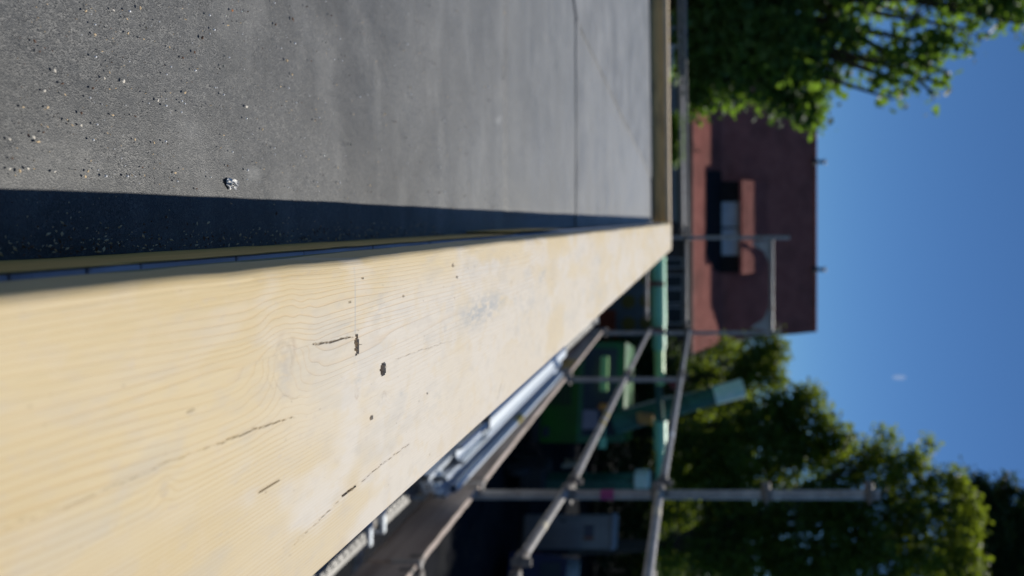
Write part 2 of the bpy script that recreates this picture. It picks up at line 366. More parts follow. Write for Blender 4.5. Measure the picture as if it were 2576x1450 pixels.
# ================================================================ TIMBER PLANK
BL, BR, BT = .0213, .1827, -.2
def pw(px, py, h=.2):
    Y = F*h/(HX-px); return ((py-HY)*Y/F, Y)
def poly_d(X, Y, pts, anis=1.):
    d = np.full(X.shape, 9.); tt = np.zeros(X.shape); n = len(pts)-1
    for k in range(n):
        ax, ay = pts[k]; bx, by = pts[k+1]; vx, vy = bx-ax, by-ay; L2 = vx*vx+vy*vy
        t = np.clip(((X-ax)*vx+(Y-ay)*vy)/L2, 0, 1); dd = np.hypot(X-ax-t*vx, Y-ay-t*vy)
        msk = dd < d; d = np.where(msk, dd, d); tt = np.where(msk, (k+t)/n, tt)
    return d, tt
def plank(name, y0, y1, ncol, growth, marks, parent=None, seed=0, **kw):
    rows = [y0]
    while rows[-1] < y1: rows.append(rows[-1]+max(.0007, abs(rows[-1])*growth))
    rows[-1] = y1; ys = np.array(rows)
    # cross profile: up the left side, over the worn edge, across, down the right side
    rl, rr = .0046, .0022; TH = .04
    pts = [(0, -t, 0) for t in np.linspace(TH, rl, 14)]
    pts += [(rl-rl*math.cos(a), -rl+rl*math.sin(a), 0) for a in np.linspace(.12, math.pi/2, 7)]
    Wd = BR-BL
    pts += [(a, 0, 1) for a in np.linspace(rl, Wd-rr, ncol)[1:]]
    pts += [(Wd-rr+rr*math.sin(a), -rr+rr*math.cos(a), 0) for a in np.linspace(.2, math.pi/2, 6)]
    pts += [(Wd, -t, 0) for t in np.linspace(rr, TH, 8)[1:]]
    pr = np.array(pts); nx = len(pr); ny = len(ys)
    A = np.tile(pr[:,0], (ny,1)); D = np.tile(pr[:,1], (ny,1)); T = np.tile(pr[:,2], (ny,1)); Yv = np.tile(ys[:,None], (1,nx))
    AX = A+BL
    # worn arris: the edge wanders by a millimetre or two
    wan = (fbm(Yv*7+seed, Yv*0+3, 3, 4)-.5)*.0028+(vn(Yv*40, Yv*0+seed, 8)-.5)*.0006
    X = AX+wan*(1-sst(A, 0, .02)); X = X+(fbm(Yv*6+9, Yv*0+seed, 3, 6)-.5)*.0022*sst(A, Wd-.01, Wd)
    Zv = BT+D-.0016*sst(fbm(Yv*9+3, Yv*0+seed, 3, 9), .5, .75)*(1-sst(A, 0, .008))*T
    # growth rings
    ring = A*330+0*A+190*np.maximum(A-.10,0)+(fbm(A*26+seed*3, Yv*3.1+seed, 3, 1)-.5)*9.0+(vn(A*90, Yv*9, 3+seed)-.5)*.55+Yv*(-1.6)+A*Yv*10
    side = 1-T
    ring = np.where((D < -.004), A*0+(-D)*520+(fbm(D*60, Yv*5, 3, 5)-.5)*4, ring)
    knot = np.zeros(A.shape); dark = np.zeros(A.shape); grey = np.zeros(A.shape); dep = np.zeros(A.shape)
    film = .04+.84*sst(Yv, .25, .42)*(.5+.5*sst(fbm(A*22+4, Yv*9, 4, 7), .3, .55)); film *= (1-.4*sst(Yv, 1.3, 2.3))*(.35+.65*sst(A,.008,.035))
    film = np.clip(film+.6*sst(fbm(A*30, Yv*14, 4, 11), .5, .68)*(.15+.85*sst(Yv, .22, .36)), 0, 1)
    lines = .35+.65*sst(fbm(A*14+7, Yv*6, 3, 13), .3, .6); lines *= 1-.55*film*sst(A, .03, .08)*(1-sst(A,.125,.15)); lines = np.where(T < .5, .9, lines)
    if marks:
        for kx, ky, r, am in ((*pw(716,905), .0080, 1.9), (*pw(413,1228), .0022, .6), (*pw(967,1004), .003, 1.), (*pw(898,985), .0025, .9), (*pw(1500,700), .01, .6)):
            dx = X-kx; dy = Yv-ky; q = np.sqrt((dx/1.5)**2+(dy/.95)**2)*(.85+.4*vn(X*130, Yv*130, 9))
            ring = ring+am*np.exp(-(dx/(r*1.6))**2-(dy/(r*3.2))**2)*np.sign(dx+.003)*1.1+am*1.6*np.exp(-(q/(r*2.2))**2)
            kk = np.exp(-(q/r)**4)
            lines = lines*(1-.8*np.exp(-(q/(r*1.1))**4))
            knot = np.maximum(knot, (.26*kk*sst(fbm(X*300, Yv*300, 3, 2), .3, .7)+.38*np.exp(-((q-r)/(r*.16))**2)*sst(vn(X*140, Yv*140, 5), .35, .9)))
        def crack(pp, w0, depth, col=1., wob=.0006):
            nonlocal dark, dep
            pts_ = [pw(*p) for p in pp]
            Xw = X+(vn(X*0+3, Yv*260, 21)-.5)*wob*2+(vn(X*0+3, Yv*900, 22)-.5)*wob
            d, t = poly_d(Xw, Yv, pts_); ww = w0*.8*np.sin(np.pi*np.clip(t,.01,.99))**.7*(.4+1.2*vn(t*30, t*0, 3)) 
            ww = ww*.55; mk = 1-sst(d, ww*.5, ww*1.1+.00015); mk = mk*sst(t, 0, .06)*(1-sst(t, .94, 1)); dark = np.maximum(dark, mk*col*.8*T); dep = np.maximum(dep, mk*depth*T)
        crack([(785,866),(830,860),(892,846)], .0007, .0012, .85)
        crack([(-300,1440),(0,1330),(180,1268),(330,1205),(430,1160),(560,1112)], .0005, .0003, .16)
        crack([(540,1119),(600,1098),(660,1072),(750,1046)], .0006, .0006, .45)
        crack([(858,1252),(875,1238),(900,1219)], .0010, .002, .95)
        crack([(735,1375),(860,1252)], .0004, .0005, .35); crack([(900,1219),(960,1170),(1035,1112)], .0004, .0005, .5)
        crack([(643,1243),(670,1227),(704,1207)], .0006, .001, .55, .0003)
        crack([(1250,1010),(1256,985),(1262,960)], .0012, .001, .25)
        crack([(990,905),(1060,880),(1160,850)], .0004, .0004, .2)
        crack([(465,1042),(480,1036),(492,1030)], .0010, .0003, .45)
        crack([(692,890),(698,870),(714,861),(729,872),(735,900),(729,938)], .0024, 0, .17)
        crack([(683,930),(696,968),(712,992),(735,1003),(765,995)], .0010, 0, .15); crack([(668,925),(676,960),(690,985)], .0009, 0, .12)
        # pencil line
        d, t = poly_d(X, Yv, [pw(892,662), pw(893,740), pw(894,838)]); grey = np.maximum(grey, (1-sst(d, .00025, .0007))*.75*T)
        d, t = poly_d(X, Yv, [pw(893,893), pw(892,915)]); grey = np.maximum(grey, (1-sst(d, .0002, .0006))*.6*T)
        # torn hole and drilled hole
        cx, cy = pw(898,866); q = np.sqrt(((X-cx)/.0050)**2+((Yv-cy)/.0019)**2)+(vn(X*900, Yv*900, 31)-.5)*.9
        mk = 1-sst(q, .7, 1.15); dep = np.maximum(dep, mk*.007*T); dark = np.maximum(dark, mk*.72*T*sst(vn(X*1500, Yv*700, 33), .15, .5))
        cx, cy = pw(964,929); q = np.sqrt(((X-cx)/.0041)**2+((Yv-cy)/.0036)**2)+(vn(X*1200, Yv*1200, 32)-.5)*.18
        mk = 1-sst(q, .85, 1.0); dep = np.maximum(dep, mk*.014*T); dark = np.maximum(dark, mk*.85*T)
        # grazes, boot scuffs and dots
        for px, py, sx, sy, k in ((1215,780,50,34,.85),(1195,800,30,26,.7),(1245,760,30,24,.75),(1170,815,22,16,.4),(1362,698,8,14,.6),(1368,684,7,10,.5),(1505,650,14,22,.3),(1498,730,16,50,.26),(1120,826,5,14,.35),(1140,800,60,60,.16),
                          (716,935,20,60,.34),(413,1232,9,15,.5),(600,1052,12,8,.4),(485,1036,12,8,.35),(755,640,14,14,.2),(1040,1210,40,40,.2),(620,1090,20,50,.15),(300,1300,50,60,.14),(855,764,10,12,.35),(876,828,22,22,.42),(900,960,9,22,.42),(966,1002,16,14,.3),(955,770,26,50,.25),(1010,985,5,14,.35),(1330,760,40,60,.2),(700,935,30,50,.18),(1105,1000,50,40,.16)):
            cx, cy = pw(px, py); wx = sy*cy/F; wy = sx*cy/(HX-px)
            q = ((X-cx)/wx)**2+((Yv-cy)/wy)**2; nn = fbm(X*260+px, Yv*120+py, 4, 40)
            grey = np.maximum(grey, k*np.exp(-q)*sst(nn, .38, .62)*1.3*T)
        for px, py, r, k in ((935,1051,.0014,.8),(1140,667,.0016,.9),(1150,697,.0012,.6),(912,700,.0006,.5),(1075,990,.0007,.5),(1015,745,.0008,.6),(880,760,.0006,.4),(1390,700,.0018,.3)):
            cx, cy = pw(px, py); q = np.hypot(X-cx, (Yv-cy)*.8)/r; mk = 1-sst(q, .6, 1.2); dark = np.maximum(dark, mk*k*T); dep = np.maximum(dep, mk*.0012*T)
        rs = np.random.default_rng(5)
        for k in range(150):
            cy = .2*math.exp(rs.random()*2.1); cx = BL+.004+rs.random()*.15; r = .0002+.0007*rs.random()**2*cy/.4
            q = np.hypot(X-cx, (Yv-cy)*.7)/r; m_ = q < 1.3
            dark = np.where(m_, np.maximum(dark, (1-sst(q,.5,1.2))*(.12+.3*rs.random())*T), dark)
    grey = np.clip(grey+.22*sst(fbm(A*50+3, Yv*22, 4, 50), .55, .75)*T, 0, 1)
    Zv = Zv-dep*np.where(T > .5, 1, 0)
    V = np.stack([X, Yv, Zv], -1).reshape(-1,3); idx = np.arange(ny*nx).reshape(ny,nx)
    faces = np.stack([idx[:-1,:-1], idx[:-1,1:], idx[1:,1:], idx[1:,:-1]], -1).reshape(-1,4)
    # end faces and underside as quads
    V = np.vstack([V]); k = nx-1
    extra = [[idx[0,0], idx[-1,0], idx[-1,k], idx[0,k]]]
    for j in range(nx//2):
        extra.append([idx[-1,j], idx[-1,j+1], idx[-1,k-j-1], idx[-1,k-j]]) if j+1 < k-j-1 else None
        extra.append([idx[0,j+1], idx[0,j], idx[0,k-j], idx[0,k-j-1]]) if j+1 < k-j-1 else None
    faces = np.vstack([faces, np.array(extra)])
    return npmesh(name, V, faces, M['sawn'], parent, smooth=True, loc=(.1, (y0+y1)/2, BT-.04),
                  attrs=dict(ring=ring, lines=lines, film=film, knot=np.clip(knot,0,1), grey=grey, dark=np.clip(dark,0,1)), **kw)
p1 = plank('timber_plank', .10, 2.676, 300, .0028, True, label='long pale spruce plank in the foreground with knot, pencil line and screw hole', cat='plank')
p1.data.set_sharp_from_angle(angle=R(35))
p2 = plank('timber_plank', 2.682, 4.24, 60, .004, False, seed=3, label='short plank at the far end of the long parapet plank, by the roof corner', cat='plank')
p2.data.set_sharp_from_angle(angle=R(35))
# screw head sunk in the drilled hole
cx, cy = pw(964,929); s = MB(); s.tube((cx-.0009,cy+.0004,BT-.011), (cx-.0009,cy+.0004,BT-.0075), .0030, 12, .0034); s.box(cx-.0032,cx+.0016,cy+.0001,cy+.0007,BT-.0076,BT-.007)
build('screw', s, M['zinc'], p1, smooth=True)
s = MB(); rs = random.Random(3); cx, cy = pw(897,862)
for k in range(26):
    a = Vector((cx+rs.uniform(-.006,.006), cy+rs.uniform(-.002,.003), BT-.001)); d = Vector((rs.uniform(-1,1), rs.uniform(-.6,.6), rs.uniform(.1,.9))).normalized()*rs.uniform(.0012,.003)
    s.tube(a, a+d, .00022, 4, .00005)
build('splinters', s, M['chip'], p1, kind='stuff')

# wall strips below the plank on the roof side
t = thing('wall_flashing', 'pale bluish flashing strip in segments under the plank, above the ochre lath', 'flashing', (.024,1,-.262))
cuts = [.06,.2475,.2790,.3055,.368,.43,.52,.64,.80,1.0,1.3,1.7,2.3,3.1,4.15]
for i in range(len(cuts)-1):
    s = MB(); g_ = .0012; s.box(.0195, .030, cuts[i]+g_*.5, cuts[i+1]-g_*.5, -.290, -.2514-.0004*(i % 2), .0005); build('segment', s, M['flash'], t)
for i, (a0, a1) in enumerate(((.05,.905),(.925,1.22))):
    s = MB(); n = 60; vs = []
    for k in range(n+1):
        y = a0+(a1-a0)*k/n; e = .0012*(fbm(np.array([y*30.]), np.array([2.]), 3)[0]-.5)*2; x0 = .0186+e*.4 if i == 0 else .0150
        vs += [(x0,y,RZ+.0005),(x0,y,-.2503+e-(.002 if abs(y-.292)<.002 else 0)),((.0192 if i == 0 else .0165),y,-.2503+e),((.0192 if i == 0 else .0165),y,RZ+.0005)]
    fs = [(4*k+j, 4*k+4+j, 4*k+4+(j+1) % 4, 4*k+(j+1) % 4) for k in range(n) for j in range(4)]+[(0,1,2,3),(4*n+3,4*n+2,4*n+1,4*n)]
    s.add(vs, fs); build('timber_lath', s, M['lath'], label=('long ochre lath along the foot of the plank in its shadow','short ochre lath offcut further along the foot of the plank')[i], cat='lath', loc=(.02,(a0+a1)/2,RZ))
# masonry the plank lies on
s = MB(); s.box(.0305,.165,-.5,4.2,-4.55,-.2404); build('wall_core', s, M['brick'], bld)

# far parapet, across the end of the roof
ang = math.atan(.2)
t = thing('far_parapet', 'low brown timber upstand closing the far end of the flat roof', 'parapet', (-1,far_y(-1),RZ))
def fp(x, dy): return (x, far_y(x)+dy)
xs_ = [-7,-3.9,-1.78,.0209]
for i in range(3):
    a, b_ = xs_[i]+.002, xs_[i+1]-.002
    s = MB(); s.prism([fp(a,0),fp(b_,0),fp(b_,.04),fp(a,.04)], 'z', RZ-.01, -.236); build('face_board', s, M['parapet'], t)
    s = MB(); s.prism([fp(a,-.008),fp(b_,-.008),fp(b_,.16),fp(a,.16)], 'z', -.2355, -.2125); build('capping', s, M['parapet_top'], t)
s = MB(); s.prism([fp(-7,-.012),fp(.012,-.012),fp(.012,-.001),fp(-7,-.001)], 'z', RZ-.003, RZ+.010); build('bead', s, M['felt'], t)

# ================================================================ SCAFFOLD
PX = 1.43
def post(y, x, z0, z1, label, clamps=(), r=.0242, tape=None, group=None):
    t = thing('scaffold_post', label, 'scaffold post', (x,y,z0), group)
    s = MB(); s.tube((x,y,z0),(x,y,z1), r, 20, hollow=True); build('tube', s, M['steel'], t, smooth=True)
    s = MB(); s.box(x-.075,x+.075,y-.075,y+.075,z0,z0+.01); build('foot_plate', s, M['steel'], t)
    for z, sx in clamps:
        s = MB(); s.tube((x,y,z-.005),(x,y,z+.005), .048, 18); s.tube((x,y,z-.030),(x,y,z+.030), r+.004, 18)
        s.box(x-.05*(1 if sx < 0 else -.2)-.015, x+.05*(1 if sx > 0 else -.2)+.015, y-.018,y+.018, z-.022,z+.022, .005)
        s.tube((x+.045*sx,y-.03,z),(x+.045*sx,y+.03,z), .012, 10)
        build('clamp', s, M['coupler'], t, smooth=True)
    if tape:
        s = MB(); s.tube((x,y,tape[0]),(x,y,tape[1]), r+.0012, 20); build('tape', mbm(s), M['pink'], t, smooth=True)
    return t
def mbm(s): return s
M['pink'] = mat('pink tape', (.38,.06,.20), (.30,.04,.16), 20, .5)
zt = lambda y: -1.098-.0187*y       # top of toe boards
zp = -1.60
post(3.553, PX, GZ, .915, 'near tall scaffold post wrapped with a band of pink tape', ((-.69,-1),(-.245,-1),(.325,-1),(.86,-1),(-1.25,1)), tape=(-.535,-.465))
post(2.72, 1.462, GZ, .5, 'scaffold post at the right edge of the view, mostly cut off', ((-.75,-1),(-1.14,-1),(-.21,-1)))
post(6.12, PX, GZ, -.17, 'short scaffold post between the taped post and the end frame', ((-.69,-1),(-.20,-1),(-1.2,-1)), r=.022)
post(8.65, PX, GZ, .985, 'outer post of the scaffold end frame in front of the red roof edge', ((-.69,-1),(-.20,-1),(-1.24,-1)))
post(8.65, .222, GZ, 1.09, 'inner post of the scaffold end frame in front of the dormer window', ((-.69,1),(-.22,1)))
t = thing('cross_member', 'horizontal head bar with corner gussets joining the two end frame posts', 'scaffold bar', (.82,8.65,.86))
s = MB(); s.tube((.25,8.65,.86),(1.40,8.65,.86), .028, 16); build('tube', s, M['steel'], t, smooth=True)
for x0, sg in ((.246,1),(1.406,-1)):
    s = MB(); pts = [(x0, .83),(x0+sg*.04, .60),(x0+sg*.09,.66),(x0+sg*.15,.76),(x0+sg*.30,.83)]
    s.prism(pts if sg > 0 else pts[::-1], 'y', 8.635, 8.665); build('gusset', s, M['steel'], t)
def rail(a, b, label, r=.0212, group='scaffold guard rails', patches=()):
    a = Vector(a); b = Vector(b); t = thing('guard_rail', label, 'guard rail', (a+b)/2, group)
    d = (b-a).normalized(); s = MB(); s.tube(a+d*.02, b-d*.02, r, 18); build('tube', s, M['steel'], t, smooth=True)
    for p, q in ((a, a+d*.06), (b-d*.06, b)):
        s = MB(); s.tube(p, q, r+.007, 12); s.beam(p+Vector((0,0,-.03)), p+Vector((0,0,.05)), .012, .03); build('wedge_head', s, M['coupler'], t, smooth=True)
    for f0, L_, mm in patches:
        p = a+(b-a)*f0; s = MB(); s.tube(p, p+d*L_, r+.0012, 18); build('tape', s, M[mm], t, smooth=True)
M['tan'] = mat('dried plaster', (.62,.58,.46), (.5,.45,.36), 30, .7); M['yel'] = mat('yellow tape', (.45,.36,.05), (.35,.28,.04), 30, .5)
gx = PX-.05
rail((gx,2.75,-.745),(gx,3.52,-.70), 'middle guard rail before the taped post, splashed with plaster', patches=((.38,.05,'tan'),))
rail((gx,3.60,-.69),(gx,6.08,-.685), 'middle guard rail from the taped post to the short post, with yellow tape', patches=((.40,.05,'yel'),(.47,.05,'yel'),(.36,.02,'tan')))
rail((gx,6.16,-.685),(gx,8.60,-.68), 'middle guard rail on the last bay before the end frame')
rail((gx+.005,1.0,-.20),(gx+.005,3.52,-.225), 'top guard rail before the taped post, splashed with plaster', patches=((.86,.09,'tan'),(.95,.04,'tan')))
rail((gx+.005,3.60,-.215),(gx+.005,6.08,-.20), 'top guard rail from the taped post to the short post', patches=((.30,.05,'white'),))
rail((gx+.005,6.16,-.20),(gx+.005,8.60,-.185), 'top guard rail on the last bay before the end frame')
rail((.26,8.85,-.735),(1.28,8.8,-.74), 'lower end rail crossing behind the end frame posts')
rail((.24,8.80,-.225),(1.38,8.8,-.225), 'upper end rail crossing between the end frame posts')
rail((-3.4,8.2,-.235),(.2,8.80,-.215), 'upper long end rail beyond the far parapet')
rail((-3.4,8.5,-.31),(.2,9.1,-.285), 'second long end rail just below the upper one beyond the far parapet')
post(8.2, -2.86, GZ, .35, 'distant scaffold post under the left tree', ((-.235,1),))
# toe boards
for k, (y0, y1, lab) in enumerate(((.9,2.74,'near brown toe board cut off by the picture edge'),(2.765,3.56,'brown toe board just before the taped post'),(3.60,6.06,'middle brown toe board beside the zinc profiles'),(6.12,8.62,'far brown toe board with an ochre smear'))):
    t = thing('toe_board', lab, 'toe board', (1.39,(y0+y1)/2,-1.35), 'toe boards along the scaffold edge')
    s = MB(); n = 20; vs = []
    for i in range(n+1):
        y = y0+(y1-y0)*i/n; top = zt(y)+.0015*math.sin(i*1.7)
        vs += [(1.376,y,top-.215),(1.376,y,top-.003),(1.379,y,top),(1.403,y,top),(1.406,y,top-.003),(1.406,y,top-.215)]
    fs = [(6*i+(j+1) % 6, 6*i+6+(j+1) % 6, 6*i+6+j, 6*i+j) for i in range(n) for j in range(6)]+[(0,1,2,3,4,5)[::-1],tuple(6*n+j for j in range(6))]
    s.add(vs, fs); build('board', s, M['toe'], t)
    for ye in (y0+.03, y1-.05):
        s = MB(); s.box(1.372,1.41,ye-.012,ye+.012,zt(ye)-.05,zt(ye)+.004,.002); build('end_bracket', s, M['coupler'], t)
    if k == 3:
        s = MB(); s.box(1.3745,1.376,6.35,6.75,zt(6.5)-.16,zt(6.5)-.02); build('ochre_smear', s, M['lath'], t)
    s = MB(); s.box(1.37,1.42,y1-.005,y1+.02,zt(y1)-.11,zt(y1)+.015,.004); build('hook', s, M['steel'], t)
# perforated steel decks
def deck(y0, y1, lab, z=-1.325, x0=.80, x1=1.27):
    t = thing('scaffold_deck', lab, 'scaffold deck', ((x0+x1)/2,(y0+y1)/2,z-.06), 'perforated scaffold decks')
    s = MB(); p = .0205; nxx = 21; nyy = int((y1-y0-.05)/p)
    for i in range(nxx):
        for j in range(nyy):
            cx = x0+.015+p*(i+.5); cy = y0+.025+p*(j+.5); h = p/2; r = h*.52; zz = z+.0025
            o = [(cx-h,cy-h,z),(cx+h,cy-h,z),(cx+h,cy+h,z),(cx-h,cy+h,z)]
            q = [(cx-r,cy-r,zz),(cx+r,cy-r,zz),(cx+r,cy+r,zz),(cx-r,cy+r,zz)]
            if (i+j) % 2 == 0: q2 = [(cx-r*.9,cy-r*.9,z-.004),(cx+r*.9,cy-r*.9,z-.004),(cx+r*.9,cy+r*.9,z-.004),(cx-r*.9,cy+r*.9,z-.004)]; s.add(o+q+q2, [(0,1,5,4),(1,2,6,5),(2,3,7,6),(3,0,4,7),(4,5,9,8),(5,6,10,9),(6,7,11,10),(7,4,8,11)])
            else: s.add(o+[(cx,cy,z+.002)], [(0,1,4),(1,2,4),(2,3,4),(3,0,4)])
    build('perforated_plate', s, M['deck'], t, kind='stuff')
    s = MB(); e = x0+.015+p*nxx; s.box(e,x1,y0,y1,z-.07,z+.001,.002); s.box(x0-.02,x0+.0145,y0,y1,z-.07,z+.001,.002); build('side_channel', s, M['deck'], t)
    for yy in (y0, y1-.024):
        s = MB(); s.box(x0,x1+.02,yy,yy+.024,z-.06,z+.012,.003); build('end_cap', s, M['zinc'], t)
    for yy in (y0-.03, y1+.03):
        for xx in (x0+.05, x1-.04):
            s = MB(); s.tube((xx,yy,z-.01),(xx,yy,z-.05),.022,10); build('claw', s, M['coupler'], t)
deck(.35, 2.71, 'near perforated steel deck cut by the plank edge'); deck(2.80, 5.40, 'middle perforated steel deck carrying the zinc profiles'); deck(5.48, 8.5, 'far perforated steel deck ending at the end frame')
s = MB(); s.tube((.7,2.755,-1.40),(1.45,2.755,-1.40), .024, 14); build('deck_transom', s, M['steel'], smooth=True, label='tube transom under the joint between near and middle deck', cat='scaffold bar', loc=(1.07,2.755,-1.4))
# stacked zinc profiles on the deck
def profile(xc, z, y0, y1, lab, wd=.15, tilt=0.):
    pts = [(-.5,.0),(-.46,.035),(-.30,.042),(-.22,.008),(-.05,.004),(.05,.004),(.22,.008),(.30,.042),(.46,.035),(.5,.0)]
    top = [(xc+wd*a*math.cos(tilt)-(b_)*math.sin(tilt)*1., z+b_*math.cos(tilt)+wd*a*math.sin(tilt)) for a, b_ in pts]
    bot = [(a, b_-.003) for a, b_ in top]
    s = MB(); n = len(top); vs = [(a,y,b_) for y in (y0,y1) for a, b_ in top]+[(a,y,b_) for y in (y0,y1) for a, b_ in bot]
    fs = [(i,i+1,n+i+1,n+i) for i in range(n-1)]+[(2*n+i+1,2*n+i,3*n+i,3*n+i+1) for i in range(n-1)]+[(i+1,i,2*n+i,2*n+i+1) for i in range(n-1)]+[(n+i,n+i+1,3*n+i+1,3*n+i) for i in range(n-1)]
    s.add(vs, fs); build('zinc_profile', s, M['zinc'], label=lab, cat='metal profile', group='zinc profiles stacked on the deck', loc=(xc,(y0+y1)/2,z))
profile(1.235,-1.225,3.15,5.70,'zinc profile nearest the toe board, with a yellow mark', .11, -.05)
profile(1.245,-1.285,3.22,5.75,'lowest zinc profile lying flat on the deck under the others', .14)
profile(1.11,-1.235,3.72,5.95,'zinc profile next to the building, ending beyond the others', .14)
profile(1.09,-1.255,3.02,3.64,'short zinc profile offcut at the near end of the stack', .15, .06)
profile(1.14,-1.20,3.30,3.68,'short zinc offcut lying on top of the stack', .10, .1)
s = MB(); s.box(1.02,1.165,3.78,5.86,-1.186,-1.182); s.box(1.16,1.166,3.78,5.86,-1.21,-1.186); build('zinc_sheet', s, M['zinc'], label='pale folded zinc sheet lying on the stack beside the plank edge', cat='metal sheet', loc=(1.1,4.8,-1.19))
s = MB(); s.tube((1.262,3.2,-1.175),(1.262,5.6,-1.175), .022, 16, hollow=True); o = build('zinc_tube', s, M['zinc'], smooth=True, label='bright zinc tube lying along the top of the stack', cat='tube', loc=(1.262,4.4,-1.175))
s = MB(); s.tube((1.262,4.25,-1.175),(1.262,4.37,-1.175), .0232, 16); build('tape', s, M['yel'], o, smooth=True)
for k, (xx, yy) in enumerate(((1.15,3.12),(1.195,3.10),(1.235,3.13))):
    t = thing('profile_clip', ('left','middle','right')[k]+' bent zinc clip of the three at the near end of the profile stack', 'clip', (xx,yy,-1.31), 'bent zinc clips')
    pts = [Vector((xx,yy+.02,-1.30)),Vector((xx+.012,yy,-1.27)),Vector((xx-.008,yy-.005,-1.245)),Vector((xx+.012,yy-.008,-1.22)),Vector((xx,yy,-1.195))]
    s = MB()
    for a, b_ in zip(pts[:-1], pts[1:]): s.beam(a, b_, .02, .016)
    build('strip', s, M['zinc'], t)

# ================================================================ HOUSE WITH RED ROOF
hs = thing('tiled_house', 'house with big dark red tiled roof and one wide dormer beyond the yard', 'house', (0,40,GZ))
XR, XL = 6.98, -9.5; ye, yk, yr = 36., 39.4, 42.7; ze, zk, zr = -.59, 1.03, 6.96
def courses(a, b, xl, xr, name, n, parent, kindred=True, step=.045):
    (ya, za), (yb, zb) = a, b; d = Vector((0, yb-ya, zb-za)); L_ = d.length; d.normalize(); nrm = Vector((0,-d.z,d.y))
    s = MB(); nx_ = int((xr-xl)/.30)
    for i in range(n):
        p0 = Vector((0,ya,za))+d*(L_*i/n); p1_ = Vector((0,ya,za))+d*(L_*(i+1)/n)
        for j in range(nx_):
            x0 = xl+(xr-xl)*j/nx_; x1 = xl+(xr-xl)*(j+1)/nx_; h0 = step+random.uniform(-.008,.008)
            xm = x0+(x1-x0)*.6
            vs = []
            for x, hh in ((x0,0),(xm,.03),(x1-.02,.0)):
                for p, e in ((p0,h0),(p1_,.0)): vs.append(Vector((x,p.y,p.z))+nrm*(e+hh))
            vs += [Vector((x,p0.y,p0.z))-nrm*.01 for x in (x0,xm,x1-.02)]
            s.add(vs, [(0,2,3,1),(2,4,5,3),(6,7,2,0),(7,8,4,2)])
    return build(name, s, M['tile'], parent, kind='stuff')
slab = MB()
rf = MB(); rf.prism([(ye,ze-.10),(yk,zk-.10),(yr,zr-.08),(yr+3.3,zk-.1),(yr+6.7,ze-.1),(yr+6.7,ze-.2),(ye,ze-.2)], 'x', XL, XR-.02); roofo = build('roof', rf, M['tile'], hs)
courses((ye,ze),(yk,zk),XL,XR,'lower_tiles',14,roofo); courses((yk,zk),(yr,zr),XL,XR,'upper_tiles',24,roofo,step=.014)
s = MB(); s.tube((XL,yr,zr+.02),(XR,yr,zr+.02), .12, 10); build('ridge', s, M['tile'], roofo)
s = MB(); s.prism([(ye,ze-.12),(yk,zk-.12),(yr,zr-.12),(yr,zr+.06),(yk,zk+.06),(ye,ze+.06)], 'x', XR-.02, XR+.03); build('verge_board', s, M['tile'], roofo)
s = MB(); s.tube((XL,ye-.08,ze-.06),(XR,ye-.08,ze-.06), .075, 10); build('gutter', s, M['lead'], hs, smooth=True)
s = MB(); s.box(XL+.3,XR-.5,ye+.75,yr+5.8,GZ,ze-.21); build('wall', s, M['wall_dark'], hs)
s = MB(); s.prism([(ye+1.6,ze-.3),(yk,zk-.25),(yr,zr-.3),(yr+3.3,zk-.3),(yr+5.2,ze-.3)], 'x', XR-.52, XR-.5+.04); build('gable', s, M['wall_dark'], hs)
for i, py in enumerate((408, 678)):
    p = P(2050, py, yr); v_ = MB(); v_.tube((p.x,yr-.1,zr-.1),(p.x,yr-.1,zr+.55), .11, 12); v_.tube((p.x,yr-.1,zr-.15),(p.x,yr-.1,zr+.18), .3, 12, .13); vv = build('vent_pipe', v_, M['lead'], hs)
    s = MB(); s.tube((p.x,yr-.1,zr+.58),(p.x,yr-.1,zr+.70), .2, 12, .06); s.tube((p.x,yr-.1,zr+.5),(p.x,yr-.1,zr+.6), .05, 6); build('cowl', s, M['lead'], vv)
# dormer
dm_l, dm_r, dy = (453-HY)/F*38.8, (690-HY)/F*38.8, 38.8
dmr = MB(); y2 = 41.15; zf = 2.17; zb = 3.95
dmr.prism([(dy,zf-.14),(dy,zf-.02),(y2,zb-.02),(y2,zb-.14)], 'x', dm_l, dm_r); dro = build('dormer_roof', dmr, M['tile'], hs)
courses((dy,zf),(y2,zb),dm_l,dm_r,'dormer_tiles',11,dro)
s = MB(); wy = 39.25; wl, wr = dm_l+.35, dm_r-.35; x0w, x1w = (508-HY)/F*wy, (643-HY)/F*wy; z0w, z1w = (1809-HX)/F*wy, (1862-HX)/F*wy
s.box(wl-.25,x0w-.05,wy,wy+.3,.3,2.35); s.box(x1w+.05,wr+.25,wy,wy+.3,.3,2.35); s.box(x0w-.05,x1w+.05,wy,wy+.3,.3,z0w-.05); s.box(x0w-.05,x1w+.05,wy,wy+.3,z1w+.05,2.35)
s.prism([(wy,.35),(42.0,5.2),(41.1,3.85),(wy,2.4)], 'x', wl-.30, wl-.24); s.prism([(wy,.35),(42.0,5.2),(41.1,3.85),(wy,2.4)], 'x', wr+.24, wr+.30)
build('dormer_wall', s, M['slate'], hs)
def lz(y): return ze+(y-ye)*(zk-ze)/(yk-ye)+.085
s = MB(); shade_pts = [((430-HY)/F*37.4,37.4),((640-HY)/F*37.4,37.4),((684-HY)/F*38.9,38.6),((684-HY)/F*39.2,39.24),((430-HY)/F*39.2,39.24)]
s.add([(x,y,lz(y)) for x, y in shade_pts]+[(x,y,lz(y)-.03) for x, y in shade_pts], [(0,1,2,3,4),(9,8,7,6,5)]+[(5+i,5+(i+1) % 5,(i+1) % 5,i) for i in range(5)])
build('shade_sheet', s, M['slate'], hs)  # dark sheet over the tiles, standing in for the dormer's shade
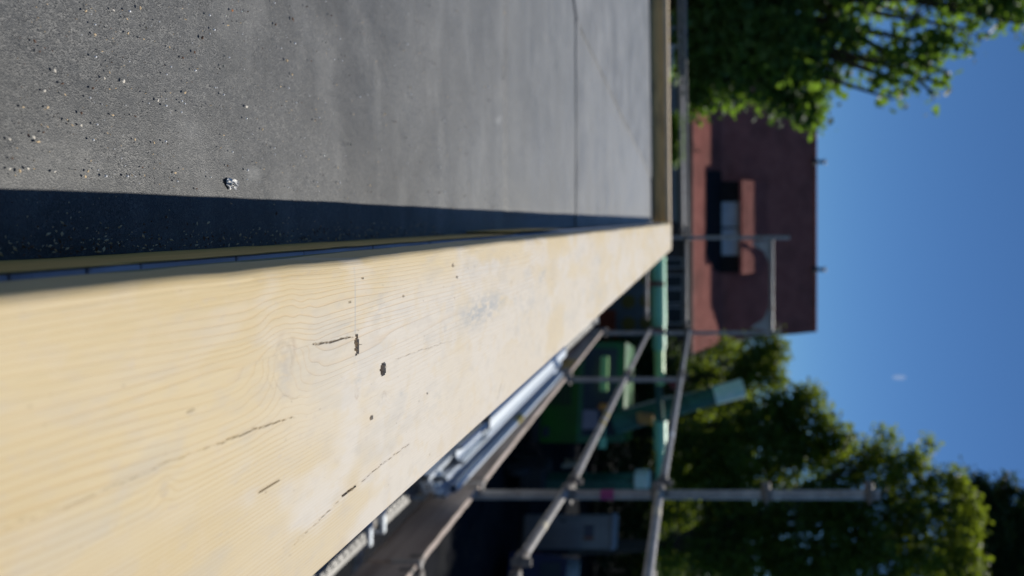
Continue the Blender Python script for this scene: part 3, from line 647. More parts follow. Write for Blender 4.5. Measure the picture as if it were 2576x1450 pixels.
xm = (573-HY)/F*wy
for a, b_, bl in ((x0w,xm-.05,True),(xm+.05,x1w,False)):
    fr = MB(); 
    fr.box(a-.05,a,wy+.04,wy+.12,z0w-.05,z1w+.05); fr.box(b_,b_+.05,wy+.04,wy+.12,z0w-.05,z1w+.05); fr.box(a,b_,wy+.04,wy+.12,z0w-.05,z0w); fr.box(a,b_,wy+.04,wy+.12,z1w,z1w+.05)
    wf = build('dormer_window', fr, M['wall_dark'], hs)
    s = MB(); s.box(a,b_,wy+.09,wy+.10,z0w,z1w); build('pane', s, M['blind'], wf)
    for f_ in ((.33,.66) if bl else (.2,)):
        s = MB(); xx = a+(b_-a)*f_; s.box(xx-.015,xx+.015,wy+.06,wy+.088,z0w,z1w); build('bar', s, M['frame'], wf)
# ground floor windows of the house under the eaves
wy = ye+.75
for i, (p0, p1_) in enumerate(((652,672),(694,722),(730,762),(775,812),(250,300),(340,390),(440,500))):
    a, b_ = (p0-HY)/F*wy, (p1_-HY)/F*wy; z0, z1 = (1668-HX)/F*wy, (1716-HX)/F*wy
    fr = MB()
    for bx in ((a-.06,a,z0-.06,z1+.06),(b_,b_+.06,z0-.06,z1+.06),(a,b_,z0-.06,z0),(a,b_,z1,z1+.06)): fr.box(bx[0],bx[1],wy-.08,wy-.002,bx[2],bx[3])
    wf = build('window', fr, M['frame'], hs); s = MB(); s.box(a,b_,wy-.03,wy-.02,z0,z1); build('pane', s, M['glass'], wf)
    s = MB(); s.box(a-.1,b_+.1,wy-.16,wy-.003,z0-.12,z0-.065); build('sill', s, M['frame'], wf)

# ================================================================ YARD: crane truck, mural, cabins
Yc = 17.
tr = thing('crane_truck', 'bright green truck with a raised mint crane arm parked in the shade', 'truck', (4.3,Yc,GZ))
def px(x, y, Y=Yc): return P(x, y, Y)
L0, R0 = px(0,862).x, px(0,1108).x
ch = MB(); ch.box(L0+.1,R0-.1,Yc,Yc+7.,GZ+.55,GZ+.95); build('chassis', ch, M['black'], tr)
cb = MB(); zc0, zc1 = GZ+.5, -1.95
cb.prism([(Yc-.0,zc0),(Yc-.05,zc0+1.0),(Yc+.25,zc1-.05),(Yc+.5,zc1),(Yc+1.9,zc1),(Yc+1.9,zc0)][::-1], 'x', L0, R0); cab = build('cab', cb, M['green'], tr)
s = MB(); s.prism([(Yc-.075,zc0+1.12),(Yc+.16,zc1-.25),(Yc+.19,zc1-.24),(Yc-.04,zc0+1.11)], 'x', L0+.16, R0-.16); build('windscreen', s, M['glass'], cab)
s = MB(); s.prism([(Yc+.45,zc0+1.15),(Yc+.62,zc1-.3),(Yc+1.5,zc1-.3),(Yc+1.5,zc0+1.15)], 'x', L0-.01, L0-.002); build('side_window', s, M['glass'], cab)
a = px(1470,1030); b_ = px(1508,1076); s = MB(); s.box(a.x,b_.x,Yc-.10,Yc-.07,a.z,b_.z,.01); build('radiator_panel', s, M['grille'], cab)
s = MB()
for k in range(6): s.box(L0+.5,R0-.9,Yc-.06,Yc-.045,zc0+.2+k*.11,zc0+.26+k*.11)
build('grille', s, M['black'], cab)
for xx in (L0+.14, R0-.38):
    s = MB(); s.box(xx,xx+.24,Yc-.07,Yc-.03,zc0+.15,zc0+.32,.02); build('headlight', s, M['glass'], cab)
s = MB(); s.box(L0-.02,R0+.02,Yc-.14,Yc-.08,zc0-.12,zc0+.1,.03); build('bumper', s, M['black'], tr)
for (p0, p1_, x_, m_) in ((900,985,1522,'lime'),(1095,1120,1524,'mint')):
    a = px(x_-9, p0); b_ = px(x_+9, p1_); s = MB(); s.box(a.x,b_.x,Yc-.3,Yc-.2,a.z,b_.z,.01); s.beam((a.x+.05,Yc-.2,a.z+.1),((L0+R0)/2,Yc+.3,a.z+.1),.04,.04); build('mirror', s, M[m_], tr)
p = px(1526,1023); s = MB(); s.tube((p.x,Yc-.25,p.z-.10),(p.x,Yc-.25,p.z+.10), .09, 12, .06); s.tube((p.x,Yc-.25,p.z-.14),(p.x,Yc+.1,p.z-.14), .03, 8); build('beacon', s, M['orange'], tr, smooth=True)
for xx in (L0+.05, R0-.35):
    for yy in (Yc+.6, Yc+4.2, Yc+5.5):
        s = MB(); s.tube((xx,yy,GZ+.5),(xx+.3,yy,GZ+.5), .5, 22); wh = build('wheel', s, M['black'], tr, smooth=True)
        s = MB(); s.tube((xx-.01,yy,GZ+.5),(xx+.31,yy,GZ+.5), .26, 14); build('rim', s, M['steel'], wh, smooth=True)
s = MB(); s.box(L0,R0,Yc+2.1,Yc+7,GZ+1.,GZ+1.25); s.box(L0,L0+.06,Yc+2.1,Yc+7,GZ+1.25,GZ+1.9); s.box(R0-.06,R0,Yc+2.1,Yc+7,GZ+1.25,GZ+1.9); build('load_bed', s, M['green'], tr)
# raised arm
a = px(1545,1062); k_ = px(1655,1032); c_ = px(1800,995); d_ = px(1872,976)
for v in (a,k_,c_,d_): v.y = Yc+.15
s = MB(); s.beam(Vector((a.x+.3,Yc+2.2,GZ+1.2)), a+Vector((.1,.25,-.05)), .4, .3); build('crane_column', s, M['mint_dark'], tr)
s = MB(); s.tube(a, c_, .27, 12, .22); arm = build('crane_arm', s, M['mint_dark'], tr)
s = MB(); s.tube(c_-(c_-a).normalized()*.02, d_, .225, 12, .235); build('arm_tip', s, M['mint_tip'], arm)
s = MB(); s.tube(a+Vector((-.3,-.05,.2)), k_+Vector((-.32,-.05,.3)), .05, 10); s.tube(k_+Vector((-.32,-.05,.3)), c_+Vector((-.1,-.05,-.3)), .035, 10); build('hydraulic_ram', s, M['steel'], arm, smooth=True)
tr.rotation_euler.z = -R(15)
# lowered horizontal boom, in segments, of its own machine
bm = thing('boom_lift', 'long horizontal mint green boom running behind the guard rails', 'boom lift', (3.4,Yc-.6,GZ))
Yb = Yc-.8
segs = ((560,648,'mint',34),(648,812,'mint',38),(812,876,'mint',34),(876,968,'lime',26),(1058,1130,'mint',34),(1130,1212,'mint',24))
for p0, p1_, m_, th in segs:
    a = P(1655+.012*(p0-600), p0, Yb); b_ = P(1655+.012*(p1_-600), p1_, Yb); s = MB(); s.tube(a+Vector((.008,0,0)), b_-Vector((.008,0,0)), th*Yb/F*.5, 14)
    sg = build('boom_section', s, M[m_], bm)
    s = MB(); s.tube(a, a+Vector((.05,0,0)), (th+3)*Yb/F*.5, 14); build('collar', s, M['mint'], sg)
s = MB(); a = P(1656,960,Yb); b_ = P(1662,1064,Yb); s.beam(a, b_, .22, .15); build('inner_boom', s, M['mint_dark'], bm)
for py_ in (712, 826):
    p = P(1650,py_,Yb); s = MB(); s.tube((p.x,Yb-.25,p.z-.16),(p.x,Yb-.25,p.z+.22), .05, 10); build('hose_clamp', s, M['redp'], bm)
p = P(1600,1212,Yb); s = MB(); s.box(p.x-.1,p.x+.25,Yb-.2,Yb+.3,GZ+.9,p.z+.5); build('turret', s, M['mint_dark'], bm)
a = P(1598,1180,Yb-.1); b_ = P(1645,1216,Yb-.1); s = MB(); s.box(a.x,b_.x,Yb-.45,Yb-.1,a.z,b_.z-.08,.03); build('control_box', s, M['mint_tip'], bm)
s = MB(); s.box(a.x-.1,b_.x+.1,Yb-.4,Yb+.5,GZ+.3,GZ+.9,.05); build('undercarriage', s, M['black'], bm)
for xx in (a.x-.15, b_.x+.02):
    for yy in (Yb-.3, Yb+.4):
        s = MB(); s.tube((xx,yy,GZ+.3),(xx+.14,yy,GZ+.3), .3, 16); build('wheel', s, M['black'], bm, smooth=True)
# orange basket under the boom
a = P(1598,1055,Yb); b_ = P(1640,1078,Yb); s = MB(); s.prism([(a.x,a.z),(b_.x,a.z+.05),(b_.x,b_.z),(a.x+.03,b_.z)], 'y', Yb+.3, Yb+.7); 
build('basket_panel', s, M['ochre'], bm)
p = P(1695,968,Yc-1); s = MB(); s.tube((p.x,p.y,p.z-.07),(p.x,p.y,p.z+.07), .11, 14); s.tube((p.x,p.y,p.z),(p.x,p.y+.4,p.z-.3), .03, 8); build('warning_lamp', s, M['redp'], bm, smooth=True)

# painted hoarding with olive circles
mu = thing('painted_hoarding', 'grey hoarding painted with olive circles between rust red squares', 'hoarding', (4,30,GZ)); Ym = 30.
a = P(1500,560,Ym); b_ = P(1647,905,Ym)
n_ = 7
for k in range(n_):
    x0 = a.x+(b_.x-a.x)*k/n_; x1 = a.x+(b_.x-a.x)*(k+1)/n_; s = MB(); s.box(x0+.01,x1-.01,Ym,Ym+.06+.01*(k % 2),GZ,b_.z); build('board', s, M['mural'], mu)
for (x_, y_) in ((1581,759),(1582,815),(1627,812),(1627,757),(1580,868),(1581,703),(1627,700),(1627,868)):
    p = P(x_, y_, Ym); s = MB(); s.tube((p.x,Ym-.02,p.z),(p.x,Ym-.004,p.z), .31, 24); build('circle', s, M['olive'], mu)
for (x0, x1, y0, y1) in ((1504,1549,780,836),(1540,1556,690,730),(1630,1647,700,728),(1540,1556,845,905),(1500,1530,850,905),(1625,1646,830,850)):
    a = P(x0,y0,Ym); b_ = P(x1,y1,Ym); s = MB(); s.box(a.x,b_.x,Ym-.03,Ym-.005,max(a.z,GZ),b_.z); build('rust_square', s, M['rust'], mu)
# portable toilet cabin
Yt = 17.2; a = P(1314,1295,Yt); b_ = P(1536,1373,Yt)
tc_ = thing('portable_toilet', 'pale grey portable toilet cabin behind the middle guard rail', 'portable toilet', (a.x,Yt,GZ))
s = MB(); s.box(a.x,b_.x,Yt,Yt+.9,GZ+.08,b_.z,.03); bd = build('body', s, M['cabin'], tc_)
s = MB(); s.box(a.x-.03,b_.x+.03,Yt-.03,Yt+.93,b_.z+.002,b_.z+.10,.04); build('roof', s, M['cabin'], tc_)
s = MB(); s.box(a.x+.06,b_.x-.06,Yt-.025,Yt-.003,GZ+.14,b_.z-.12,.01); dr = build('door', s, M['cabin'], tc_)
s = MB(); s.box(a.x+.12,a.x+.16,Yt-.05,Yt-.026,GZ+1.0,GZ+1.15,.005); build('handle', s, M['black'], dr)
for k in range(3):
    q = P(1484, 1322+k*12, Yt-.03); s = MB(); s.box(q.x,q.x+.08,Yt-.034,Yt-.026,q.z-.12,q.z+.12); build('vent_slot', s, M['blue'] if k < 2 else M['rust'], dr)
s = MB(); s.box(a.x-.02,b_.x+.02,Yt-.02,Yt+.92,GZ,GZ+.078); build('base', s, M['black'], tc_); tc_.rotation_euler.z = -R(23)
# parked van, half cut by the picture edge
Yv = 15.0; a = P(1255,1390,Yv)
vn_ = thing('parked_van', 'dark blue parked van cut off by the picture edge', 'van', (a.x,Yv,GZ))
x0 = a.x; prof = [(x0,GZ+.35),(x0+.02,GZ+1.0),(x0+.12,GZ+1.62),(x0+3.3,GZ+1.68),(x0+4.0,GZ+1.05),(x0+4.7,GZ+.9),(x0+4.75,GZ+.35)]
s = MB(); s.prism(prof, 'y', Yv, Yv+1.75); vb = build('body', s, M['blue'], vn_)
for c0, c1 in ((.2,1.2),(1.3,2.3),(2.4,3.4)):
    s = MB(); s.box(x0+c0,x0+c1,Yv-.012,Yv-.002,GZ+1.05,GZ+1.5,.004); build('window', s, M['glass'], vn_)
s = MB(); s.box(x0-.03,x0+.02,Yv+.1,Yv+1.65,GZ+.35,GZ+.6,.02); build('bumper', s, M['black'], vn_)
s = MB(); s.box(x0-.004,x0+.015,Yv+.05,Yv+.2,GZ+.75,GZ+1.0,.005); build('tail_light', s, M['redp'], vn_)
for cx in (x0+.9, x0+3.8):
    for yy in (Yv-.01, Yv+1.56):
        s = MB(); s.tube((cx,yy,GZ+.33),(cx,yy+.2,GZ+.33), .33, 20); wh = build('wheel', s, M['black'], vn_, smooth=True)
        s = MB(); s.tube((cx,yy-.01,GZ+.33),(cx,yy+.21,GZ+.33), .2, 14); build('rim', s, M['steel'], wh, smooth=True)
vn_.rotation_euler.z = -R(27)
# trestle
Ys = 22.4; a = P(1417,1159,Ys); b_ = P(1467,1240,Ys)
ts = thing('timber_trestle', 'small light timber trestle standing in the dark yard', 'trestle', ((a.x+b_.x)/2,Ys,GZ))
for xx in (a.x+.09, b_.x-.09):
    for dyy in (-.25,.25):
        s = MB(); s.beam((xx,Ys+dyy,GZ),(xx,Ys,b_.z-.06),.07,.12); build('leg', s, M['timber'], ts)
s = MB(); s.box(a.x,b_.x,Ys-.08,Ys+.08,b_.z-.06,b_.z+.06); build('top_plank', s, M['timber'], ts)

# low buildings and bits beyond the far parapet
Yw = 20.
sh = thing('low_grey_building', 'low grey rendered building seen just above the far parapet', 'building', (-3,Yw,GZ))
s = MB(); s.box(-9,.05,Yw,Yw+5,GZ,-.74); build('wall', s, M['wall_grey'], sh)
s = MB(); s.box(-9.1,.12,Yw-.1,Yw+5.1,-.738,-.66); build('roof_edge', s, M['lead'], sh)
for k in range(6):
    x0 = -8.4+k*1.4; s = MB(); s.box(x0-.05,x0+.85,Yw-.04,Yw-.002,-2.3,-1.05); wf = build('window', s, M['frame'], sh); s = MB(); s.box(x0,x0+.8,Yw-.05,Yw-.041,-2.25,-1.1); build('pane', s, M['glass'], wf)
a = P(1680,148,15); b_ = P(1704,186,15)
vt = thing('roof_cabinet', 'white metal cabinet on a pole beyond the far parapet, left', 'cabinet', (a.x+.15,15,GZ))
s = MB(); s.box(a.x,b_.x,15,15.25,a.z,b_.z,.02); cbx = build('housing', s, M['white'], vt); s = MB(); s.tube(((a.x+b_.x)/2,15.12,GZ),((a.x+b_.x)/2,15.12,a.z-.002), .06, 10); build('pole', s, M['steel'], vt)
s = MB(); s.box(a.x+.03,b_.x-.03,14.985,14.998,a.z+.03,b_.z-.03,.004); build('door', s, M['white'], cbx)
a = P(1684,0,15); b_ = P(1706,26,15)
s = MB(); s.box(a.x-.25,b_.x,15,15.08,a.z,b_.z,.01); s.tube((a.x,15.04,GZ),(a.x,15.04,a.z), .04, 8); build('red_sign', s, M['redp'], label='small red sign at the far left beyond the parapet', cat='sign', loc=(a.x,15,GZ))
for k, (py_, m_, lab) in enumerate(((112,'flash','pale blue recycling bin bag hanging left of the white cabinet'),(152,'blind','light blue tarp bundle above the white cabinet'))):
    p = P(1722, py_, 14); s = MB(); s.box(p.x-.16,p.x+.16,14,14.3,GZ,p.z+.12,.05); build('service_cabinet', s, M[m_], label=('tall pale blue service cabinet left of the white cabinet','tall light blue service cabinet behind the white cabinet')[k], cat='cabinet', loc=(p.x,14,GZ))

p = P(2262, 950, 700); s = MB(); s.sphere(p, 3.4, (.8,.8,2.1), 16, 10)
wm = bpy.data.materials.new('thin cloud'); wm.use_nodes = True; n = wm.node_tree; tb = n.nodes.new('ShaderNodeBsdfTransparent'); df = n.nodes.new('ShaderNodeBsdfTranslucent'); df.inputs[0].default_value = (.8,.8,.8,1)
mx = n.nodes.new('ShaderNodeMixShader'); mx.inputs[0].default_value = .10; n.links.new(tb.outputs[0], mx.inputs[1]); n.links.new(df.outputs[0], mx.inputs[2]); n.links.new(mx.outputs[0], n.nodes['Material Output'].inputs[0])
build('cloud', s, wm, smooth=True, kind='structure', loc=p)
# ================================================================ TREES
def leafmesh(name, C, size, m, parent, seed, hexa=False, **kw):
    r = np.random.default_rng(seed); n = len(C)
    N = r.normal(size=(n,3)); N[:,2] = np.abs(N[:,2])+.35; N /= np.linalg.norm(N,axis=1)[:,None]
    U = np.cross(N, r.normal(size=(n,3))); U /= np.linalg.norm(U,axis=1)[:,None]; W = np.cross(N, U)
    sz = size*(.6+.8*r.random((n,1)))
    if hexa:
        prof = [(-.5,0,0),(-.15,.42,.05),(.2,.34,.02),(.55,0,-.08),(.2,-.34,.02),(-.15,-.42,.05)]
    else:
        prof = [(-.5,0,0),(0,.4,.08),(.5,0,-.05),(0,-.4,.08)]
    V = np.stack([C+sz*(a*U+b*W+c*N) for a, b, c in prof], 1).reshape(-1,3)
    k = len(prof); return npmesh(name, V, np.arange(n*k).reshape(n,k), m, parent, nper=k, smooth=False, loc=tuple(np.array(origin(parent))), **kw)
def tree(label, base, clumps, leaf, m, dens, seed, hexa=False, trunk_r=.28, gap=.42, group=None, name='tree'):
    r = np.random.default_rng(seed); rr = random.Random(seed)
    t = thing(name, label, 'tree', (base[0],base[1],GZ), group)
    zmin = min(c[2]-c[3]*.5 for c in clumps); fork = Vector((base[0],base[1],max(GZ+1.6, min(zmin, GZ+6))))
    s = MB(); s.tube((base[0],base[1],GZ-.1), (base[0]+.05,base[1],GZ+.5), trunk_r*1.5, 12, trunk_r*1.05); s.tube((base[0]+.05,base[1],GZ+.5), fork, trunk_r*1.05, 12, trunk_r*.75)
    build('trunk', s, M['bark'], t, smooth=True)
    Cs = []; s = MB()
    for (x, y, z, R_) in clumps:
        c = Vector((x,y,z)); mid = fork.lerp(c, .5)+Vector((rr.uniform(-.3,.3), rr.uniform(-.3,.3), rr.uniform(.1,.6)))
        s.tube(fork, mid, trunk_r*.38, 7, trunk_r*.22); s.tube(mid, c, trunk_r*.22, 6, trunk_r*.08)
        nt_ = int(dens*R_*R_*R_**.3)
        d = r.normal(size=(nt_,3)); d /= np.linalg.norm(d,axis=1)[:,None]; rad = R_*r.random((nt_,1))**.42
        tw = np.array([x,y,z])+d*rad*np.array([1,1,.92])
        q = np.array([0.]); keep = vn(tw[:,0]*1.5/max(.6,R_*.6)+seed, tw[:,2]*1.5/max(.6,R_*.6)+tw[:,1]*.7, seed) > gap*r.random(nt_)*1.25+.05
        tw = tw[keep]
        for k in range(min(14, len(tw))):
            p = tw[k]; s.tube(c, tuple(p), trunk_r*.06, 4, .006)
        nl = 7; off = r.normal(size=(len(tw),nl,3))*leaf*np.array([1.05,1.05,.8]); Cs.append((tw[:,None,:]+off).reshape(-1,3))
    build('branches', s, M['bark'], t)
    C = np.concatenate(Cs); leafmesh('crown', C, leaf, m, t, seed+1, hexa)
    return t
def cl(lst):   # (px, py, Y, radius in pixels)
    return [(*(lambda p: (p.x,p.y,p.z))(P(a,b_,Y)), r*Y/F) for a, b_, Y, r in lst]
# clipped hedge closing the yard
hd = thing('clipped_hedge', 'dark clipped hedge at the back of the yard behind truck and toilet cabin', 'hedge', (11,27.5,GZ))
r_ = np.random.default_rng(88); n_ = 16000; C_ = np.stack([r_.uniform(4.8,24,n_), 27+1.3*r_.random(n_), GZ+2.7*r_.random(n_)**.6], 1); C_[:,2] += .25*fbm(C_[:,0]*.8, C_[:,1], 3, 5)
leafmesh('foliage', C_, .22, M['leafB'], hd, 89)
s = MB()
for k in range(24): s.tube((5+.8*k,27.6,GZ),(5.1+.8*k,27.7,GZ+2.2),.04,6,.01)
build('stems', s, M['bark'], hd)
# near tree on the left
c = cl([(1800,60,9.5,110),(1800,190,9.8,80),(1880,190,9.6,85),(1900,70,9.2,110),(1990,215,9.8,70),(1985,110,9.0,95),(2040,235,9.6,52),(2075,150,9.2,75),(2090,40,9.2,90),
        (2160,110,9,75),(2180,20,9.2,85),(2240,90,8.8,60),(2270,150,8.7,42),(2230,190,8.6,36),(2300,40,8.8,70),(2350,110,8.6,45),(2330,165,8.5,28),(2385,185,8.4,14),(2245,250,8.5,20),(2290,215,8.5,20),(2350,235,8.45,22),(2380,215,8.4,14),
        (2400,30,8.8,62),(2470,20,8.6,52),(2440,75,8.5,34),(2530,-10,8.6,55),(2575,60,8.4,22),(1760,150,10.4,60),(1780,250,10.2,50),(1850,245,10.2,42),(1935,245,10.2,40),(2020,285,10,34),(2060,300,10,22),
        (1790,-60,9.6,120),(1950,-40,9.4,120),(2100,-80,9.4,130),(2260,-90,9.3,120),(2420,-90,9.3,110),(1860,-150,10,130)])
tree('big leafy tree filling the upper left of the view beside the red roof', (-3.2,10.0), c, .105, M['leafN'], 1000, 11, True, .20, .62)
# trees on the right, beyond the yard
g1 = cl([(1900,890,30,50),(1930,930,30,50),(1950,880,30.5,38),(1870,950,30,60),(1840,1010,29,60),(1960,960,29.5,22),(1780,950,31,50),(1760,1040,30,55),(1830,880,31,36)])
tree('olive green tree touching the right end of the red roof', (7.2,31), g1, .19, M['leafF'], 230, 21, False, .2, .40)
g2 = cl([(1990,1030,27,55),(2040,1010,27,42),(1920,1050,27,70),(1850,1100,26.5,75),(1990,1100,26.5,65),(2060,1080,26.5,55),(2115,1120,26,45),(2050,1150,26,65),(1960,1180,25.5,80),(1800,1180,26,75),(1860,1200,25,75),(1740,1120,27,60),(1720,1200,26,55),(2055,990,27.5,22)])
tree('broad olive tree left of centre in the right hand row, over the crane arm', (8.6,27.5), g2, .19, M['leafF'], 240, 31, False, .22, .42)
g3 = cl([(2190,1150,24,50),(2230,1110,24,35),(2140,1190,24,60),(2260,1170,23.5,45),(2310,1160,23.5,30),(2340,1120,23.5,24),(2220,1240,23,70),(2330,1220,23,55),(2400,1210,23,38),(2420,1180,23,22),(2130,1290,23,80),(2280,1310,22.5,70),(2370,1290,22.5,48),(2425,1260,22.5,40),(2440,1320,22.5,42),(2420,1420,22,60),(2060,1260,23.5,65),
         (2200,1380,22,80),(2320,1400,22,65),(2100,1400,22,80),(2000,1330,23,85),(2410,1350,22,38),(1990,1430,22,85),(1900,1300,23.5,80),(1890,1410,22.5,85),(1800,1290,24,75),(1790,1390,23,80),(1700,1300,24.5,55),(1690,1390,23.5,60),(2250,1470,22,70)])
tree('tall green tree with the highest crown on the right side', (11.2,23.5), g3, .16, M['leafF'], 270, 41, False, .24, .42)
g4 = cl([(2480,1270,30,50),(2462,1235,29,40),(2440,1260,29,50),(2480,1340,28,70),(2550,1450,28,90),(2590,1330,29,60),(2530,1230,30,32),(2440,1320,29,60),(2540,1310,29,55),(2500,1400,29,80),(2400,1430,29,80),(2570,1380,29,60),(2590,1260,30,30),(2450,1480,29,80),(2570,1470,29,80)])
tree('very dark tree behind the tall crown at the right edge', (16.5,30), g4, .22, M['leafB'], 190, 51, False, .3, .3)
# lower understorey that closes the view between the trunks
g5 = cl([(1640+((k*37) % 60), 900+k*42, 30+2*(k % 3), 60) for k in range(14)])
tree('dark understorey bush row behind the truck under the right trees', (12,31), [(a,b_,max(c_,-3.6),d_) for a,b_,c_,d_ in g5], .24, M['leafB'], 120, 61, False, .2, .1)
g6 = cl([(1700,-40,13,28),(1704,350,12,17),(1700,310,12,16),(1702,390,12,17),(1690,350,12.2,24),(1660,330,12.2,28),(1660,380,12.2,28)])[1:]
tree('bright green rounded shrub peeping over the far parapet', (-1.35,12.3), g6, .05, M['leafH'], 26000, 71, False, .05, .0, name='shrub')

r_ = np.random.default_rng(77); n_ = 26000
C_ = np.stack([r_.uniform(-40,75,n_), r_.uniform(58,74,n_), np.zeros(n_)], 1)
top = 1.2+5.2*fbm(C_[:,0]*.16+40, C_[:,1]*.05, 4, 60); top = np.where(C_[:,0] < 9, 1.2, top); C_[:,2] = GZ+(top-GZ)*r_.random(n_)**.7
leafmesh('distant_wood', C_, .75, M['leafB'], None, 78, label='dark belt of distant trees closing the horizon behind the yard', cat='wood', kind='stuff')
# ================================================================ DEBRIS ON THE ROOF
def rp(cxx, cyy):                                # crop pixel to roof point
    x = cxx/1.8125*.629; y = cyy/1.8125*.629; Y = F*-RZ/(HX-x); return ((y-HY)*Y/F, Y)
def chip(x, y, sz, mm, rs, el=1.6):
    s = MB(); n = 6; a0 = rs.uniform(0, 6.28); ca, sa = math.cos(a0), math.sin(a0); h = sz*rs.uniform(.25,.5); vs = []
    for lv, sc in ((0,.8),(.5,1.),(1,.55)):
        for i in range(n):
            t_ = 6.283*i/n; q = rs.uniform(.7,1.15)*sc; u = math.cos(t_)*sz*.5*el*q; v = math.sin(t_)*sz*.5*q
            vs.append((x+u*ca-v*sa, y+u*sa+v*ca, RZ+.0012+lv*h*rs.uniform(.8,1.2)))
    fs = [(k*n+i,k*n+(i+1) % n,(k+1)*n+(i+1) % n,(k+1)*n+i) for k in range(2) for i in range(n)]+[tuple(range(2*n,3*n))]
    return s.add(vs, fs)
rs = random.Random(12)
CH = [(603,80,'chip','pale round'),(806,75,'chipw','white'),(230,300,'chipd',''),(268,375,'chipd',''),(1670,78,'orange_',''),(735,566,'chipw',''),(655,640,'chipd',''),(1213,343,'chip',''),(568,908,'chipw',''),(465,868,'chip',''),
 (255,1028,'chip',''),(225,995,'chipw',''),(148,778,'chip',''),(327,780,'chip',''),(800,835,'chip',''),(295,960,'chipd',''),(70,1150,'chipd',''),(50,1225,'chipw',''),(180,1222,'chipw',''),(122,1240,'chip',''),(375,1245,'chipw',''),
 (305,660,'chipw',''),(962,1012,'chip',''),(1100,1036,'chip',''),(1128,728,'chipw',''),(1888,938,'chip',''),(1635,1202,'chipd',''),(1412,1370,'chipd',''),(1310,420,'chipd',''),(1325,672,'chip',''),(432,607,'chipd',''),(380,515,'chipw',''),
 (1000,60,'chip',''),(2105,540,'chip',''),(2065,440,'chip',''),(1985,178,'chipd',''),(2110,140,'chipd',''),(1018,1215,'chipd',''),(1255,1255,'chip',''),(570,820,'chipd',''),(620,1240,'chip',''),(670,250,'chip',''),(880,590,'chipw',''),
 (1775,775,'chipw',''),(910,240,'chip',''),(1450,275,'chipd',''),(1395,380,'chipd',''),(50,1010,'chipw',''),(600,1280,'chip','')]
LB = {'chip': ('wood_chip','tan wood chip lying on the near grey roof felt','wood chips on the roof felt'), 'chipw': ('wood_chip','whitish wood chip lying on the near grey roof felt','whitish chips on the roof felt'),
      'chipd': ('bark_crumb','dark brown bark crumb lying on the near grey roof felt','bark crumbs on the roof felt'), 'orange_': ('clay_crumb','orange clay crumb near the top edge of the view on the felt','')}
M['orange_'] = mat('clay crumb', (.42,.17,.06), (.34,.12,.04), 300, .8)
ORD = ['first','second','third','fourth','fifth','sixth','seventh','eighth','ninth','tenth','eleventh','twelfth','thirteenth','fourteenth','fifteenth','sixteenth','seventeenth','eighteenth','nineteenth','twentieth','twenty-first','twenty-second','twenty-third','twenty-fourth']
KD = {'chip':'tan wood chip','chipw':'whitish wood chip','chipd':'dark brown bark crumb'}; CNT = {}
for cx, cy, k, _ in sorted(CH):
    x, y = rp(cx, cy); nm, lb, gp = LB[k]; px_sz = rs.uniform(9,15)
    if k in KD:
        i_ = CNT[k] = CNT.get(k, -1)+1; lb = KD[k]+' on grey felt, '+ORD[i_]+' of its kind from the left edge'
    build(nm, chip(x, y, px_sz*y/F*.47, k, rs), M[k], label=lb, cat='debris', group=gp or None, loc=(x,y,RZ))
# crumpled foil scrap
x, y = rp(1665,1335); s = MB(); s.sphere((x,y,RZ+.002), .0034, (1.0,1.3,.45), 12, 8)
s.v = [(a+(random.random()-.5)*.0028, b_+(random.random()-.5)*.0028, max(RZ+.001, c_+(random.random()-.5)*.003)) for a, b_, c_ in s.v]
build('foil_scrap', s, M['foil'], label='small crumpled silver foil scrap at the edge of the shadow on the felt', cat='debris', loc=(x,y,RZ))
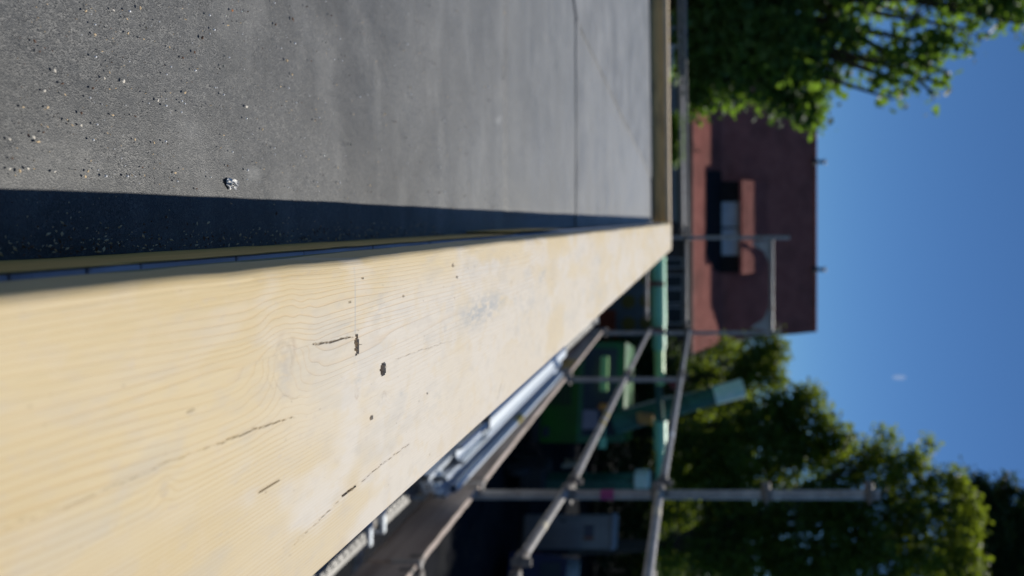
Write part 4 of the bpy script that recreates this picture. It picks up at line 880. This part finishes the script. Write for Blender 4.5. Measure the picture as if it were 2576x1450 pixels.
# dust and crumbs nobody could count
def scatter(name, n, fn, m, seed, kindlabel, cat):
    r = random.Random(seed); s = MB()
    for _ in range(n):
        x, y, sz, el = fn(r); a0 = r.uniform(0,6.28); ca, sa = math.cos(a0)*sz*el/2, math.sin(a0)*sz*el/2; wx, wy = -math.sin(a0)*sz/2, math.cos(a0)*sz/2; z = RZ+.0018; h = sz*r.uniform(.3,.9)
        s.add([(x-ca,y-sa,z),(x+wx,y+wy,z),(x+ca,y+sa,z+h*r.random()),(x-wx,y-wy,z),(x,y,z+h)], [(0,1,4),(1,2,4),(2,3,4),(3,0,4)])
    return build(name, s, m, label=kindlabel, cat=cat, kind='stuff')
def f1(r):
    d = 260+1500*r.random()**.7; Y = F*-RZ/d; x = .012-abs(r.random())**1.1*.35*(Y/.3)**.9*1.0; return x, Y, r.uniform(.7,1.8)*Y/F*2.2, r.uniform(1,2.6)
scatter('sawdust', 900, f1, M['chip'], 3, 'fine tan sawdust specks scattered over the grey felt', 'sawdust')
scatter('grit', 500, f1, M['chipd'], 4, 'fine dark grit scattered over the grey felt', 'grit')
def f2(r):
    Y = .17*math.exp(r.random()*1.6); x = .0175-abs(r.gauss(0,.006))*(1+.3*Y); return x, Y, r.uniform(.0004,.0015), r.uniform(1,2.8)
scatter('wood_shavings', 420, f2, M['chip'], 5, 'wood shavings gathered in the shadow along the lath', 'shavings')
scatter('brown_shavings', 420, f2, M['chipd'], 6, 'brown crumbs gathered among the shavings along the lath', 'crumbs')
# curled fibre in the shadow, bottom corner
s = MB(); pts = [Vector((.0165-.012*t_*t_*0-.003*math.sin(t_*2.4), .178+.028*t_, RZ+.004+.002*math.sin(t_*3))) for t_ in [k/10 for k in range(11)]]
for a, b_ in zip(pts[:-1], pts[1:]): s.tube(a, b_, .0006, 6)
build('plant_fibre', s, M['chipw'], label='pale curled fibre in the shadow beside the lath at the bottom corner', cat='debris', loc=tuple(pts[5]))
# glassy slate flakes that catch the sun
s = MB(); r = random.Random(9)
for _ in range(230):
    d = 180+1400*r.random()**.8; Y = F*-RZ/d; x = -.02-r.random()*.33*(Y/1.)*1.0-.0; rad = (.00022+.0005*r.random()**2)*(.6+Y); s.sphere((x,Y,RZ+.002+rad*.3), rad, (1,1,1), 8, 6)
build('mineral_flakes', s, M['bead'], smooth=True, label='glinting mineral flakes in the grey roof felt', cat='flakes', kind='stuff')
